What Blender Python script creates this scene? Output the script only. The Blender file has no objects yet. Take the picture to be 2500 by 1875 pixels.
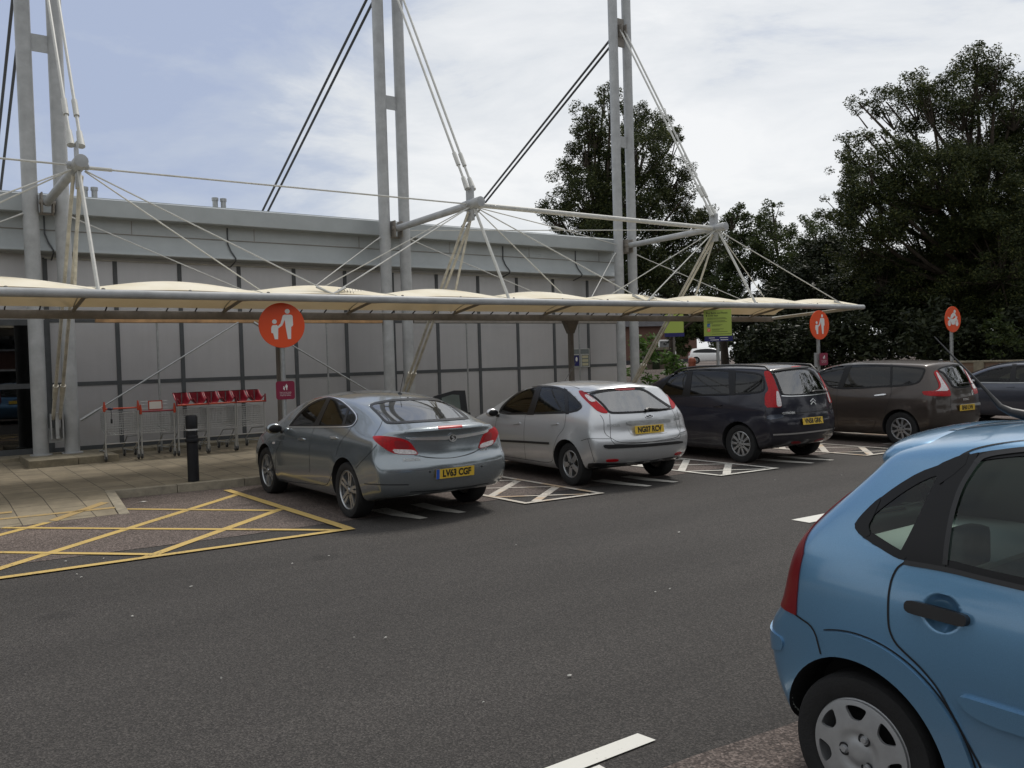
import bpy, bmesh, math, random
import numpy as np
from mathutils import Vector, Matrix, geometry
from mathutils.bvhtree import BVHTree
R = math.radians
rnd = random.Random(7)
scn = bpy.context.scene
COL = scn.collection

# ------------------------------------------------------------------ camera
F_PX, YAW, PITCH, ROLL, CAM_H = 2103.1, 0.6243, 0.0269, 0.0293, 1.8314
_cy, _sy, _cp, _sp = math.cos(YAW), math.sin(YAW), math.cos(PITCH), math.sin(PITCH)
_f = Vector((_sy*_cp, _cy*_cp, -_sp)); _r = Vector((_cy, -_sy, 0)); _d = _f.cross(_r)
_r, _d = math.cos(ROLL)*_r + math.sin(ROLL)*_d, -math.sin(ROLL)*_r + math.cos(ROLL)*_d
CAM = Vector((0, 0, CAM_H))
cam = bpy.data.cameras.new('camera'); cam_o = bpy.data.objects.new('camera', cam); COL.objects.link(cam_o)
cam.sensor_width = 36; cam.lens = F_PX/2500*36; cam.clip_start = .05; cam.clip_end = 2000
M = Matrix((_r, -_d, -_f)).transposed().to_4x4(); M.translation = CAM
cam_o.matrix_world = M
scn.camera = cam_o
scn.view_settings.view_transform = 'Standard'; scn.view_settings.look = 'None'
scn.view_settings.exposure = 0.0; scn.view_settings.gamma = 1.0
scn.render.resolution_x, scn.render.resolution_y = 1024, 768
scn.cycles.use_denoising = True
scn.cycles.max_bounces = 8; scn.cycles.transparent_max_bounces = 16

def ray(u, v):
    return _f + _r*((u-1250)/F_PX) + _d*((v-937.5)/F_PX)
def at_y(u, v, y): d = ray(u, v); return CAM + d*(y/d.y)
def at_x(u, v, x): d = ray(u, v); return CAM + d*(x/d.x)
def at_z(u, v, z=0): d = ray(u, v); return CAM + d*((z-CAM_H)/d.z)
def at_d(u, v, dist): return CAM + ray(u, v)*dist

# ------------------------------------------------------------------ world and sun
SUN_EL, SUN_AZ = 58.0, 68.0        # azimuth measured from +Y towards +X
w = bpy.data.worlds.new('World'); scn.world = w; w.use_nodes = True
nt = w.node_tree; nt.nodes.clear()
def N(t, **k):
    n = nt.nodes.new(t)
    for a, b in k.items(): setattr(n, a, b)
    return n
out = N('ShaderNodeOutputWorld'); bg = N('ShaderNodeBackground'); bg.inputs[1].default_value = .1
sky = N('ShaderNodeTexSky', sky_type='NISHITA', sun_disc=False, sun_elevation=R(SUN_EL), sun_rotation=R(SUN_AZ), dust_density=2.5, air_density=1.0)
L = nt.links.new
tc = N('ShaderNodeTexCoord'); mp = N('ShaderNodeMapping'); mp.inputs['Scale'].default_value = (1.0, 1.0, 3.0); mp.inputs['Rotation'].default_value = (R(8), R(-16), R(20)); mp.inputs['Location'].default_value = (.3, .1, .2)
nz = N('ShaderNodeTexNoise'); nz.inputs['Scale'].default_value = 3.0; nz.inputs['Detail'].default_value = 10; nz.inputs['Roughness'].default_value = .60; nz.inputs['Distortion'].default_value = .35
db = Vector((-.04, .88, .50)).normalized()
dt = N('ShaderNodeVectorMath', operation='DOT_PRODUCT'); dt.inputs[1].default_value = tuple(db)      # the clearest patch of sky lies over the left of the store
mr = N('ShaderNodeMapRange', interpolation_type='SMOOTHSTEP'); mr.inputs['From Min'].default_value = .80; mr.inputs['From Max'].default_value = .985; mr.inputs['To Min'].default_value = .165; mr.inputs['To Max'].default_value = -.12
ad = N('ShaderNodeMath', operation='ADD')
cr = N('ShaderNodeValToRGB'); e = cr.color_ramp.elements; e[0].position = .33; e[0].color = (4.3, 5.0, 6.7, 1); e[1].position = .78; e[1].color = (9.7, 9.75, 9.75, 1)
k = e.new(.46); k.color = (5.3, 5.9, 7.1, 1); k = e.new(.60); k.color = (8.0, 8.25, 8.5, 1)
mx = N('ShaderNodeMixRGB'); mx.inputs[0].default_value = .88
L(tc.outputs['Generated'], mp.inputs[0]); L(mp.outputs[0], nz.inputs['Vector']); L(tc.outputs['Generated'], dt.inputs[0]); L(dt.outputs['Value'], mr.inputs[0])
L(mr.outputs[0], ad.inputs[0]); L(nz.outputs['Fac'], ad.inputs[1]); L(ad.outputs[0], cr.inputs[0])
L(sky.outputs[0], mx.inputs[1]); L(cr.outputs[0], mx.inputs[2]); L(mx.outputs[0], bg.inputs[0]); L(bg.outputs[0], out.inputs[0])
sl = bpy.data.lights.new('sun', 'SUN'); sl.energy = 2.1; sl.angle = R(12); sl.color = (1, .95, .88)
so = bpy.data.objects.new('sun', sl); COL.objects.link(so)
sd = Vector((math.sin(R(SUN_AZ))*math.cos(R(SUN_EL)), math.cos(R(SUN_AZ))*math.cos(R(SUN_EL)), math.sin(R(SUN_EL))))
so.rotation_euler = sd.to_track_quat('Z', 'Y').to_euler(); so.location = (0, 0, 30)

# ------------------------------------------------------------------ materials
def srgb(r, g, b):
    f = lambda c: (c/12.92 if c <= .04045 else ((c+.055)/1.055)**2.4)
    return (f(r/255), f(g/255), f(b/255))
MATS = {}
def mat(name, col, rough=.5, metal=0, coat=0, var=0, vscale=6, bump=0, bscale=80, spec=None, translucent=0):
    if name in MATS: return MATS[name]
    m = bpy.data.materials.new(name); m.use_nodes = True; t = m.node_tree; b = t.nodes['Principled BSDF']
    b.inputs['Base Color'].default_value = (*col, 1); b.inputs['Roughness'].default_value = rough; b.inputs['Metallic'].default_value = metal
    if coat: b.inputs['Coat Weight'].default_value = coat; b.inputs['Coat Roughness'].default_value = .04
    if spec is not None: b.inputs['Specular IOR Level'].default_value = spec
    c = t.nodes.new('ShaderNodeTexCoord')
    if var:
        n = t.nodes.new('ShaderNodeTexNoise'); n.inputs['Scale'].default_value = vscale; n.inputs['Detail'].default_value = 8; n.inputs['Roughness'].default_value = .65
        t.links.new(c.outputs['Object'], n.inputs['Vector'])
        h = t.nodes.new('ShaderNodeValToRGB'); e = h.color_ramp.elements
        e[0].position = .3; e[1].position = .7
        e[0].color = (*[x*(1-var) for x in col], 1); e[1].color = (*[min(1, x*(1+var)) for x in col], 1)
        t.links.new(n.outputs['Fac'], h.inputs[0]); t.links.new(h.outputs[0], b.inputs['Base Color'])
        rr = t.nodes.new('ShaderNodeMapRange'); rr.inputs['To Min'].default_value = max(0, rough-.08); rr.inputs['To Max'].default_value = min(1, rough+.1)
        t.links.new(n.outputs['Fac'], rr.inputs[0]); t.links.new(rr.outputs[0], b.inputs['Roughness'])
    if bump:
        n2 = t.nodes.new('ShaderNodeTexNoise'); n2.inputs['Scale'].default_value = bscale; n2.inputs['Detail'].default_value = 5
        bp = t.nodes.new('ShaderNodeBump'); bp.inputs['Strength'].default_value = bump; bp.inputs['Distance'].default_value = .01
        t.links.new(c.outputs['Object'], n2.inputs['Vector']); t.links.new(n2.outputs['Fac'], bp.inputs['Height']); t.links.new(bp.outputs[0], b.inputs['Normal'])
    MATS[name] = m; return m
def glass(name, tint, refl=1.0, ior=1.5):
    m = bpy.data.materials.new(name); m.use_nodes = True; t = m.node_tree; t.nodes.clear()
    o = t.nodes.new('ShaderNodeOutputMaterial'); mix = t.nodes.new('ShaderNodeMixShader'); tr = t.nodes.new('ShaderNodeBsdfTransparent'); gl = t.nodes.new('ShaderNodeBsdfGlossy')
    fr = t.nodes.new('ShaderNodeFresnel'); fr.inputs[0].default_value = ior
    tr.inputs[0].default_value = (*tint, 1); gl.inputs['Roughness'].default_value = .015; gl.inputs[0].default_value = (refl, refl, refl, 1)
    t.links.new(fr.outputs[0], mix.inputs[0]); t.links.new(tr.outputs[0], mix.inputs[1]); t.links.new(gl.outputs[0], mix.inputs[2]); t.links.new(mix.outputs[0], o.inputs[0])
    MATS[name] = m; return m
def paint(name, col, metal=.55, rough=.32, flake=.12, coat=1.0, spec=.5):
    m = mat(name, col, rough, metal, coat=coat, spec=spec)
    t = m.node_tree; b = t.nodes['Principled BSDF']; c = t.nodes.new('ShaderNodeTexCoord')
    v = t.nodes.new('ShaderNodeTexNoise'); v.inputs['Scale'].default_value = 900; v.inputs['Detail'].default_value = 1
    d = t.nodes.new('ShaderNodeTexNoise'); d.inputs['Scale'].default_value = 3.5; d.inputs['Detail'].default_value = 10; d.inputs['Roughness'].default_value = .7
    h = t.nodes.new('ShaderNodeValToRGB'); e = h.color_ramp.elements; e[0].position = .35; e[1].position = .65
    e[0].color = (*[x*(1-flake) for x in col], 1); e[1].color = (*[x*(1+flake) for x in col], 1)
    mx = t.nodes.new('ShaderNodeMixRGB'); mx.inputs[2].default_value = (.20, .18, .15, 1)
    sx = t.nodes.new('ShaderNodeSeparateXYZ'); mr = t.nodes.new('ShaderNodeMapRange')        # road film thickest near the sills
    mr.inputs['From Min'].default_value = .15; mr.inputs['From Max'].default_value = .75; mr.inputs['To Min'].default_value = .45; mr.inputs['To Max'].default_value = .06
    ml = t.nodes.new('ShaderNodeMath'); ml.operation = 'MULTIPLY'
    t.links.new(c.outputs['Object'], sx.inputs[0]); t.links.new(sx.outputs['Z'], mr.inputs[0]); t.links.new(mr.outputs[0], ml.inputs[0]); t.links.new(d.outputs['Fac'], ml.inputs[1])
    t.links.new(c.outputs['Object'], v.inputs['Vector']); t.links.new(c.outputs['Object'], d.inputs['Vector'])
    t.links.new(v.outputs['Fac'], h.inputs[0]); t.links.new(h.outputs[0], mx.inputs[1]); t.links.new(ml.outputs[0], mx.inputs[0]); t.links.new(mx.outputs[0], b.inputs['Base Color'])
    r2 = t.nodes.new('ShaderNodeMapRange'); r2.inputs['To Min'].default_value = .02; r2.inputs['To Max'].default_value = .14
    t.links.new(d.outputs['Fac'], r2.inputs[0]); t.links.new(r2.outputs[0], b.inputs['Coat Roughness'])
    return m

mat('black_trim', (.012, .012, .013), .45, var=.3, vscale=12)
mat('frit', (.008, .008, .009), .3, spec=.25)
mat('rubber', (.009, .009, .0095), .8, var=.35, vscale=9, bump=.3, bscale=120)
mat('dark', (.010, .010, .011), .8)
mat('interior', (.02, .021, .024), .8)
mat('seat_cloth', (.035, .037, .042), .9, var=.2)
mat('alloy', (.42, .43, .44), .32, .85, var=.12, vscale=15)
mat('trim_silver', (.36, .37, .38), .42, .55, var=.1, vscale=15)
mat('chrome', (.86, .87, .88), .28, 1)
mat('plate_yellow', (.66, .44, .045), .4)
mat('plate_blue', (.02, .09, .42), .4)
mat('ink', (.012, .012, .012), .5)
mat('lamp_red', (.36, .005, .009), .30, spec=.3, var=.30, vscale=40)
mat('lamp_deep', (.24, .006, .010), .28, coat=.15)
mat('lamp_dark', (.17, .006, .010), .28, coat=.2)
mat('lamp_clear', (.60, .56, .56), .25, coat=.3, var=.35, vscale=60)
mat('white_paint', (.72, .72, .70), .5)
mat('sign_orange', srgb(222, 78, 28), .38)
mat('sign_burgundy', srgb(122, 22, 54), .4)
mat('sign_lime', srgb(158, 176, 80), .45)
mat('sign_navy', srgb(24, 26, 92), .45)
mat('sign_blue', srgb(40, 96, 160), .45)
mat('sign_pink', srgb(226, 112, 92), .45)
mat('sign_text', srgb(40, 44, 20), .6)
mat('galvanised', (.36, .37, .37), .42, .7, var=.18, vscale=14)
mat('mast_paint', (.37, .38, .385), .48, var=.17, vscale=3.5, bump=.08, bscale=60)
mat('rod_paint', (.50, .50, .47), .5, var=.14, vscale=9)
mat('rod_weathered', (.45, .43, .37), .6, var=.3, vscale=7)
mat('rope_dark', (.045, .045, .047), .6)
mat('beam_grey', (.22, .20, .175), .6, var=.25, vscale=5)
mat('rusty', (.42, .25, .12), .75, var=.5, vscale=3)
mat('column_brown', (.12, .108, .095), .6, var=.2)
mat('mullion', (.065, .07, .074), .5, var=.2)
mat('eave_metal', (.36, .385, .39), .45, .1, var=.08, vscale=2.0)
mat('bollard_black', (.008, .0085, .011), .5, spec=.3, var=.3, vscale=20)
mat('reflective_grey', (.42, .42, .42), .4)
mat('trolley_wire', (.50, .51, .51), .35, .85)
mat('trolley_orange', srgb(176, 62, 30), .4)
mat('trolley_red', srgb(128, 24, 40), .38, var=.15, vscale=10)
mat('trolley_blue', (.012, .014, .05), .5)
mat('caster', (.05, .05, .05), .6)
mat('paper', (.70, .69, .66), .8)
mat('litter', (.42, .41, .38), .9)
mat('notice_back', (.15, .17, .17), .4)
mat('notice_buff', (.45, .42, .28), .6)
mat('stone', (.20, .175, .125), .85, var=.35, vscale=5, bump=.5, bscale=30)
mat('kerb_stone', (.25, .22, .165), .85, var=.3, vscale=6, bump=.5, bscale=40)
mat('bark', (.055, .042, .030), .9, var=.4, vscale=6, bump=.8, bscale=20)
mat('slate', (.05, .05, .054), .95, var=.3, spec=.1)
mat('interior_pale', (.34, .37, .35), .8)
mat('seat_grey', (.16, .17, .175), .9, var=.15)
mat('brick_red', (.105, .055, .04), .85, var=.35, vscale=30)
mat('render_pale', (.45, .43, .40), .8, var=.1)
mat('timber', (.10, .075, .055), .85, var=.35, vscale=4)
mat('post_red', (.30, .075, .035), .6, var=.15)
glass('car_glass', (.36, .44, .41), ior=1.34)
glass('clear_glass', (.74, .84, .79), ior=1.4)
glass('privacy_glass', (.10, .115, .115))
glass('rear_glass', (.34, .40, .39), ior=2.5)
glass('pale_glass', (.40, .46, .45), ior=3.3)
glass('shop_glass', (.10, .12, .12), ior=1.75)

def fabric_mat():
    m = bpy.data.materials.new('canopy_fabric'); m.use_nodes = True; t = m.node_tree; t.nodes.clear()
    o = t.nodes.new('ShaderNodeOutputMaterial'); mix = t.nodes.new('ShaderNodeMixShader'); a = t.nodes.new('ShaderNodeBsdfDiffuse'); b = t.nodes.new('ShaderNodeBsdfTranslucent')
    c = t.nodes.new('ShaderNodeTexCoord'); n = t.nodes.new('ShaderNodeTexNoise'); n.inputs['Scale'].default_value = 1.6; n.inputs['Detail'].default_value = 8
    h = t.nodes.new('ShaderNodeValToRGB'); h.color_ramp.elements[0].color = (.74, .67, .51, 1); h.color_ramp.elements[1].color = (.86, .81, .68, 1)
    h.color_ramp.elements[0].position = .3; h.color_ramp.elements[1].position = .62
    t.links.new(c.outputs['Object'], n.inputs['Vector']); t.links.new(n.outputs['Fac'], h.inputs[0]); t.links.new(h.outputs[0], a.inputs[0])
    b.inputs[0].default_value = (.55, .40, .21, 1); mix.inputs[0].default_value = .15
    t.links.new(a.outputs[0], mix.inputs[1]); t.links.new(b.outputs[0], mix.inputs[2]); t.links.new(mix.outputs[0], o.inputs[0]); MATS['canopy_fabric'] = m
fabric_mat()
def cladding_mat():
    m = bpy.data.materials.new('panel_grey'); m.use_nodes = True; t = m.node_tree; b = t.nodes['Principled BSDF']; b.inputs['Roughness'].default_value = .40; b.inputs['Metallic'].default_value = .6
    c = t.nodes.new('ShaderNodeTexCoord'); sx = t.nodes.new('ShaderNodeSeparateXYZ'); t.links.new(c.outputs['Object'], sx.inputs[0])
    def mth(op, a, b_=None, d=None):
        n = t.nodes.new('ShaderNodeMath'); n.operation = op
        for i, v in enumerate((a, b_, d)):
            if v is None: continue
            if isinstance(v, (int, float)): n.inputs[i].default_value = v
            else: t.links.new(v, n.inputs[i])
        return n.outputs[0]
    ix = mth('FLOOR', mth('DIVIDE', mth('SUBTRACT', sx.outputs['X'], 2.604), 1.3077)); iz = mth('GREATER_THAN', sx.outputs['Z'], 1.62); iz2 = mth('GREATER_THAN', sx.outputs['Z'], 2.92)
    cv = t.nodes.new('ShaderNodeCombineXYZ'); t.links.new(ix, cv.inputs[0]); t.links.new(mth('ADD', iz, iz2), cv.inputs[1]); wn = t.nodes.new('ShaderNodeTexWhiteNoise'); t.links.new(cv.outputs[0], wn.inputs['Vector'])   # every sheet of cladding weathers a little differently
    mp = t.nodes.new('ShaderNodeMapping'); mp.inputs['Scale'].default_value = (5, 5, .35); n = t.nodes.new('ShaderNodeTexNoise'); n.inputs['Scale'].default_value = 1.6; n.inputs['Detail'].default_value = 8; n.inputs['Roughness'].default_value = .7
    t.links.new(c.outputs['Object'], mp.inputs[0]); t.links.new(mp.outputs[0], n.inputs['Vector'])
    n2 = t.nodes.new('ShaderNodeTexNoise'); n2.inputs['Scale'].default_value = .9; n2.inputs['Detail'].default_value = 9; n2.inputs['Roughness'].default_value = .65; t.links.new(c.outputs['Object'], n2.inputs['Vector'])
    f = mth('ADD', mth('MULTIPLY', mth('SUBTRACT', wn.outputs['Value'], .5), .10), mth('ADD', mth('MULTIPLY', mth('SUBTRACT', n.outputs['Fac'], .5), .16), mth('MULTIPLY', mth('SUBTRACT', n2.outputs['Fac'], .5), .28)))
    vm = t.nodes.new('ShaderNodeVectorMath'); vm.operation = 'SCALE'; vm.inputs[0].default_value = (.46, .455, .46); t.links.new(mth('ADD', f, 1.0), vm.inputs['Scale']); t.links.new(vm.outputs[0], b.inputs['Base Color'])
    MATS['panel_grey'] = m
cladding_mat()
def ground_mat(name, base, light, dark, vs=150, big=.35, bump=.6, amt=.55):
    m = bpy.data.materials.new(name); m.use_nodes = True; t = m.node_tree; b = t.nodes['Principled BSDF']; b.inputs['Roughness'].default_value = .85; b.inputs['Specular IOR Level'].default_value = .35
    c = t.nodes.new('ShaderNodeTexCoord'); v = t.nodes.new('ShaderNodeTexVoronoi'); v.inputs['Scale'].default_value = vs; v.feature = 'F1'
    n = t.nodes.new('ShaderNodeTexNoise'); n.inputs['Scale'].default_value = vs*.45; n.inputs['Detail'].default_value = 4; n.inputs['Roughness'].default_value = .75
    g = t.nodes.new('ShaderNodeTexNoise'); g.inputs['Scale'].default_value = .55; g.inputs['Detail'].default_value = 7; g.inputs['Roughness'].default_value = .6
    mpg = t.nodes.new('ShaderNodeMapping'); mpg.inputs['Scale'].default_value = (.28, 1.25, 1)
    t.links.new(c.outputs['Object'], mpg.inputs[0]); t.links.new(mpg.outputs[0], g.inputs['Vector'])       # worn lanes run along the aisle
    for k in (v, n): t.links.new(c.outputs['Object'], k.inputs['Vector'])
    sp = t.nodes.new('ShaderNodeSeparateColor'); t.links.new(v.outputs['Color'], sp.inputs[0])
    r1 = t.nodes.new('ShaderNodeValToRGB'); e = r1.color_ramp.elements; e[0].color = (*dark, 1); e[1].color = (*light, 1); e[0].position = .1; e[1].position = .98
    k = e.new(.55); k.color = (*base, 1)
    t.links.new(sp.outputs[0], r1.inputs[0])
    m1 = t.nodes.new('ShaderNodeMixRGB'); m1.inputs[0].default_value = amt; m1.inputs[1].default_value = (*base, 1); t.links.new(r1.outputs[0], m1.inputs[2])
    r2 = t.nodes.new('ShaderNodeMapRange'); r2.inputs['From Min'].default_value = .3; r2.inputs['From Max'].default_value = .7; r2.inputs['To Min'].default_value = 1-big; r2.inputs['To Max'].default_value = 1+big
    t.links.new(g.outputs['Fac'], r2.inputs[0])
    r3 = t.nodes.new('ShaderNodeMapRange'); r3.inputs['From Min'].default_value = .3; r3.inputs['From Max'].default_value = .7; r3.inputs['To Min'].default_value = .55; r3.inputs['To Max'].default_value = 1.45
    t.links.new(n.outputs['Fac'], r3.inputs[0])
    mm = t.nodes.new('ShaderNodeMath'); mm.operation = 'MULTIPLY'; t.links.new(r2.outputs[0], mm.inputs[0]); t.links.new(r3.outputs[0], mm.inputs[1])
    ov = t.nodes.new('ShaderNodeTexVoronoi'); ov.inputs['Scale'].default_value = .8; ov.inputs['Randomness'].default_value = 1; on = t.nodes.new('ShaderNodeTexNoise'); on.inputs['Scale'].default_value = 7; on.inputs['Detail'].default_value = 4
    t.links.new(c.outputs['Object'], ov.inputs['Vector']); t.links.new(c.outputs['Object'], on.inputs['Vector'])
    oa = t.nodes.new('ShaderNodeMath'); oa.operation = 'MULTIPLY_ADD'; oa.inputs[1].default_value = .16; t.links.new(on.outputs['Fac'], oa.inputs[0]); t.links.new(ov.outputs['Distance'], oa.inputs[2])
    om = t.nodes.new('ShaderNodeMapRange'); om.inputs['From Min'].default_value = .12; om.inputs['From Max'].default_value = .22; om.inputs['To Min'].default_value = .66; om.inputs['To Max'].default_value = 1.0; t.links.new(oa.outputs[0], om.inputs[0])
    m3 = t.nodes.new('ShaderNodeMath'); m3.operation = 'MULTIPLY'; t.links.new(mm.outputs[0], m3.inputs[0]); t.links.new(om.outputs[0], m3.inputs[1]); mm = m3
    vm = t.nodes.new('ShaderNodeVectorMath'); vm.operation = 'SCALE'; t.links.new(m1.outputs[0], vm.inputs[0]); t.links.new(mm.outputs[0], vm.inputs['Scale']); t.links.new(vm.outputs[0], b.inputs['Base Color'])
    bp = t.nodes.new('ShaderNodeBump'); bp.inputs['Strength'].default_value = bump; bp.inputs['Distance'].default_value = .006
    t.links.new(v.outputs['Distance'], bp.inputs['Height']); t.links.new(bp.outputs[0], b.inputs['Normal'])
    MATS[name] = m
ground_mat('asphalt', (.039, .0355, .0328), (.104, .095, .087), (.014, .013, .012), vs=125, amt=.55, big=.22)
ground_mat('red_asphalt', (.098, .076, .066), (.22, .18, .16), (.03, .024, .021), vs=85, amt=.7)
def marking_mat(name, col, under, wear=.5, tint=None):
    m = bpy.data.materials.new(name); m.use_nodes = True; t = m.node_tree; b = t.nodes['Principled BSDF']; b.inputs['Roughness'].default_value = .75
    c = t.nodes.new('ShaderNodeTexCoord'); n = t.nodes.new('ShaderNodeTexNoise'); n.inputs['Scale'].default_value = 38; n.inputs['Detail'].default_value = 8; n.inputs['Roughness'].default_value = .75
    n2 = t.nodes.new('ShaderNodeTexNoise'); n2.inputs['Scale'].default_value = 1.7; n2.inputs['Detail'].default_value = 5
    for k in (n, n2): t.links.new(c.outputs['Object'], k.inputs['Vector'])
    a = t.nodes.new('ShaderNodeMath'); a.operation = 'MULTIPLY_ADD'; a.inputs[1].default_value = .55; t.links.new(n2.outputs['Fac'], a.inputs[0]); t.links.new(n.outputs['Fac'], a.inputs[2])
    r = t.nodes.new('ShaderNodeValToRGB'); e = r.color_ramp.elements; e[0].position = .52+.16*wear; e[1].position = .62+.16*wear; e[0].color = (*under, 1); e[1].color = (*col, 1)
    t.links.new(a.outputs[0], r.inputs[0])
    if tint:
        r2 = t.nodes.new('ShaderNodeValToRGB'); r2.color_ramp.elements[0].position = .50; r2.color_ramp.elements[1].position = .60; t.links.new(n2.outputs['Fac'], r2.inputs[0])
        mxx = t.nodes.new('ShaderNodeMixRGB'); mxx.inputs[2].default_value = (*tint, 1); mlt = t.nodes.new('ShaderNodeMath'); mlt.operation = 'MULTIPLY'; mlt.inputs[1].default_value = .6
        t.links.new(r2.outputs[0], mlt.inputs[0]); t.links.new(mlt.outputs[0], mxx.inputs[0]); t.links.new(r.outputs[0], mxx.inputs[1]); t.links.new(mxx.outputs[0], b.inputs['Base Color'])
    else: t.links.new(r.outputs[0], b.inputs['Base Color'])
    MATS[name] = m
marking_mat('yellow_line', (.50, .35, .11), (.14, .11, .06), .5)
marking_mat('white_line', (.56, .54, .49), (.12, .11, .10), .45)
marking_mat('white_line_stained', (.50, .46, .40), (.13, .11, .09), .5, tint=(.42, .25, .10))
marking_mat('white_fresh', (.62, .61, .56), (.2, .19, .17), .05)
marking_mat('yellow_ghost', (.36, .25, .10), (.24, .20, .14), .75)
def paver_mat():
    m = bpy.data.materials.new('paving_slab'); m.use_nodes = True; t = m.node_tree; b = t.nodes['Principled BSDF']; b.inputs['Roughness'].default_value = .85
    c = t.nodes.new('ShaderNodeTexCoord'); mp = t.nodes.new('ShaderNodeMapping'); mp.inputs['Rotation'].default_value = (0, 0, R(90)); br = t.nodes.new('ShaderNodeTexBrick')
    br.inputs['Scale'].default_value = 1; br.inputs['Brick Width'].default_value = .62; br.inputs['Row Height'].default_value = .41; br.inputs['Mortar Size'].default_value = .007; br.inputs['Mortar Smooth'].default_value = .3
    br.inputs['Color1'].default_value = (.19, .16, .11, 1); br.inputs['Color2'].default_value = (.235, .198, .138, 1); br.inputs['Mortar'].default_value = (.06, .05, .036, 1)
    n = t.nodes.new('ShaderNodeTexNoise'); n.inputs['Scale'].default_value = 2.2; n.inputs['Detail'].default_value = 9; n.inputs['Roughness'].default_value = .7
    t.links.new(c.outputs['Object'], mp.inputs[0]); t.links.new(mp.outputs[0], br.inputs['Vector']); t.links.new(c.outputs['Object'], n.inputs['Vector'])
    mr = t.nodes.new('ShaderNodeMapRange'); mr.inputs['From Min'].default_value = .3; mr.inputs['From Max'].default_value = .7; mr.inputs['To Min'].default_value = .68; mr.inputs['To Max'].default_value = 1.25; t.links.new(n.outputs['Fac'], mr.inputs[0])
    vm = t.nodes.new('ShaderNodeVectorMath'); vm.operation = 'SCALE'; t.links.new(br.outputs['Color'], vm.inputs[0]); t.links.new(mr.outputs[0], vm.inputs['Scale']); t.links.new(vm.outputs[0], b.inputs['Base Color'])
    bp = t.nodes.new('ShaderNodeBump'); bp.inputs['Strength'].default_value = .5; bp.inputs['Distance'].default_value = .006; bp.invert = True; t.links.new(br.outputs['Fac'], bp.inputs['Height']); t.links.new(bp.outputs[0], b.inputs['Normal'])
    MATS['paving_slab'] = m
paver_mat()
def brick_mat(name, c1, c2, mortar):
    m = bpy.data.materials.new(name); m.use_nodes = True; t = m.node_tree; b = t.nodes['Principled BSDF']; b.inputs['Roughness'].default_value = .9
    c = t.nodes.new('ShaderNodeTexCoord'); mp = t.nodes.new('ShaderNodeMapping'); mp.inputs['Rotation'].default_value = (R(90), 0, R(90)); br = t.nodes.new('ShaderNodeTexBrick')
    br.inputs['Scale'].default_value = 1; br.inputs['Brick Width'].default_value = .225; br.inputs['Row Height'].default_value = .075; br.inputs['Mortar Size'].default_value = .008
    br.inputs['Color1'].default_value = (*c1, 1); br.inputs['Color2'].default_value = (*c2, 1); br.inputs['Mortar'].default_value = (*mortar, 1)
    t.links.new(c.outputs['Object'], mp.inputs[0]); t.links.new(mp.outputs[0], br.inputs['Vector']); t.links.new(br.outputs['Color'], b.inputs['Base Color']); MATS[name] = m
brick_mat('brick_wall', (.15, .10, .07), (.20, .13, .09), (.16, .14, .12))
def leaf_mat(name, c1, c2, c3, tr=.3):
    m = bpy.data.materials.new(name); m.use_nodes = True; t = m.node_tree; t.nodes.clear()
    o = t.nodes.new('ShaderNodeOutputMaterial'); mix = t.nodes.new('ShaderNodeMixShader'); a = t.nodes.new('ShaderNodeBsdfPrincipled'); b = t.nodes.new('ShaderNodeBsdfTranslucent')
    a.inputs['Roughness'].default_value = .55; a.inputs['Specular IOR Level'].default_value = .25
    g = t.nodes.new('ShaderNodeNewGeometry'); h = t.nodes.new('ShaderNodeValToRGB'); e = h.color_ramp.elements
    e[0].color = (*c1, 1); e[1].color = (*c3, 1); k = e.new(.55); k.color = (*c2, 1)
    t.links.new(g.outputs['Random Per Island'], h.inputs[0]); t.links.new(h.outputs[0], a.inputs['Base Color']); t.links.new(h.outputs[0], b.inputs[0]); mix.inputs[0].default_value = tr
    t.links.new(a.outputs[0], mix.inputs[1]); t.links.new(b.outputs[0], mix.inputs[2]); t.links.new(mix.outputs[0], o.inputs[0]); MATS[name] = m
leaf_mat('leaf_dark', (.020, .030, .011), (.040, .054, .018), (.105, .112, .034), .24)
leaf_mat('leaf_mid', (.028, .042, .012), (.045, .066, .020), (.085, .105, .030), .3)
leaf_mat('leaf_fresh', (.045, .085, .018), (.075, .14, .03), (.12, .19, .05), .35)
leaf_mat('leaf_hedge', (.012, .017, .008), (.020, .027, .011), (.036, .042, .016), .12)

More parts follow.
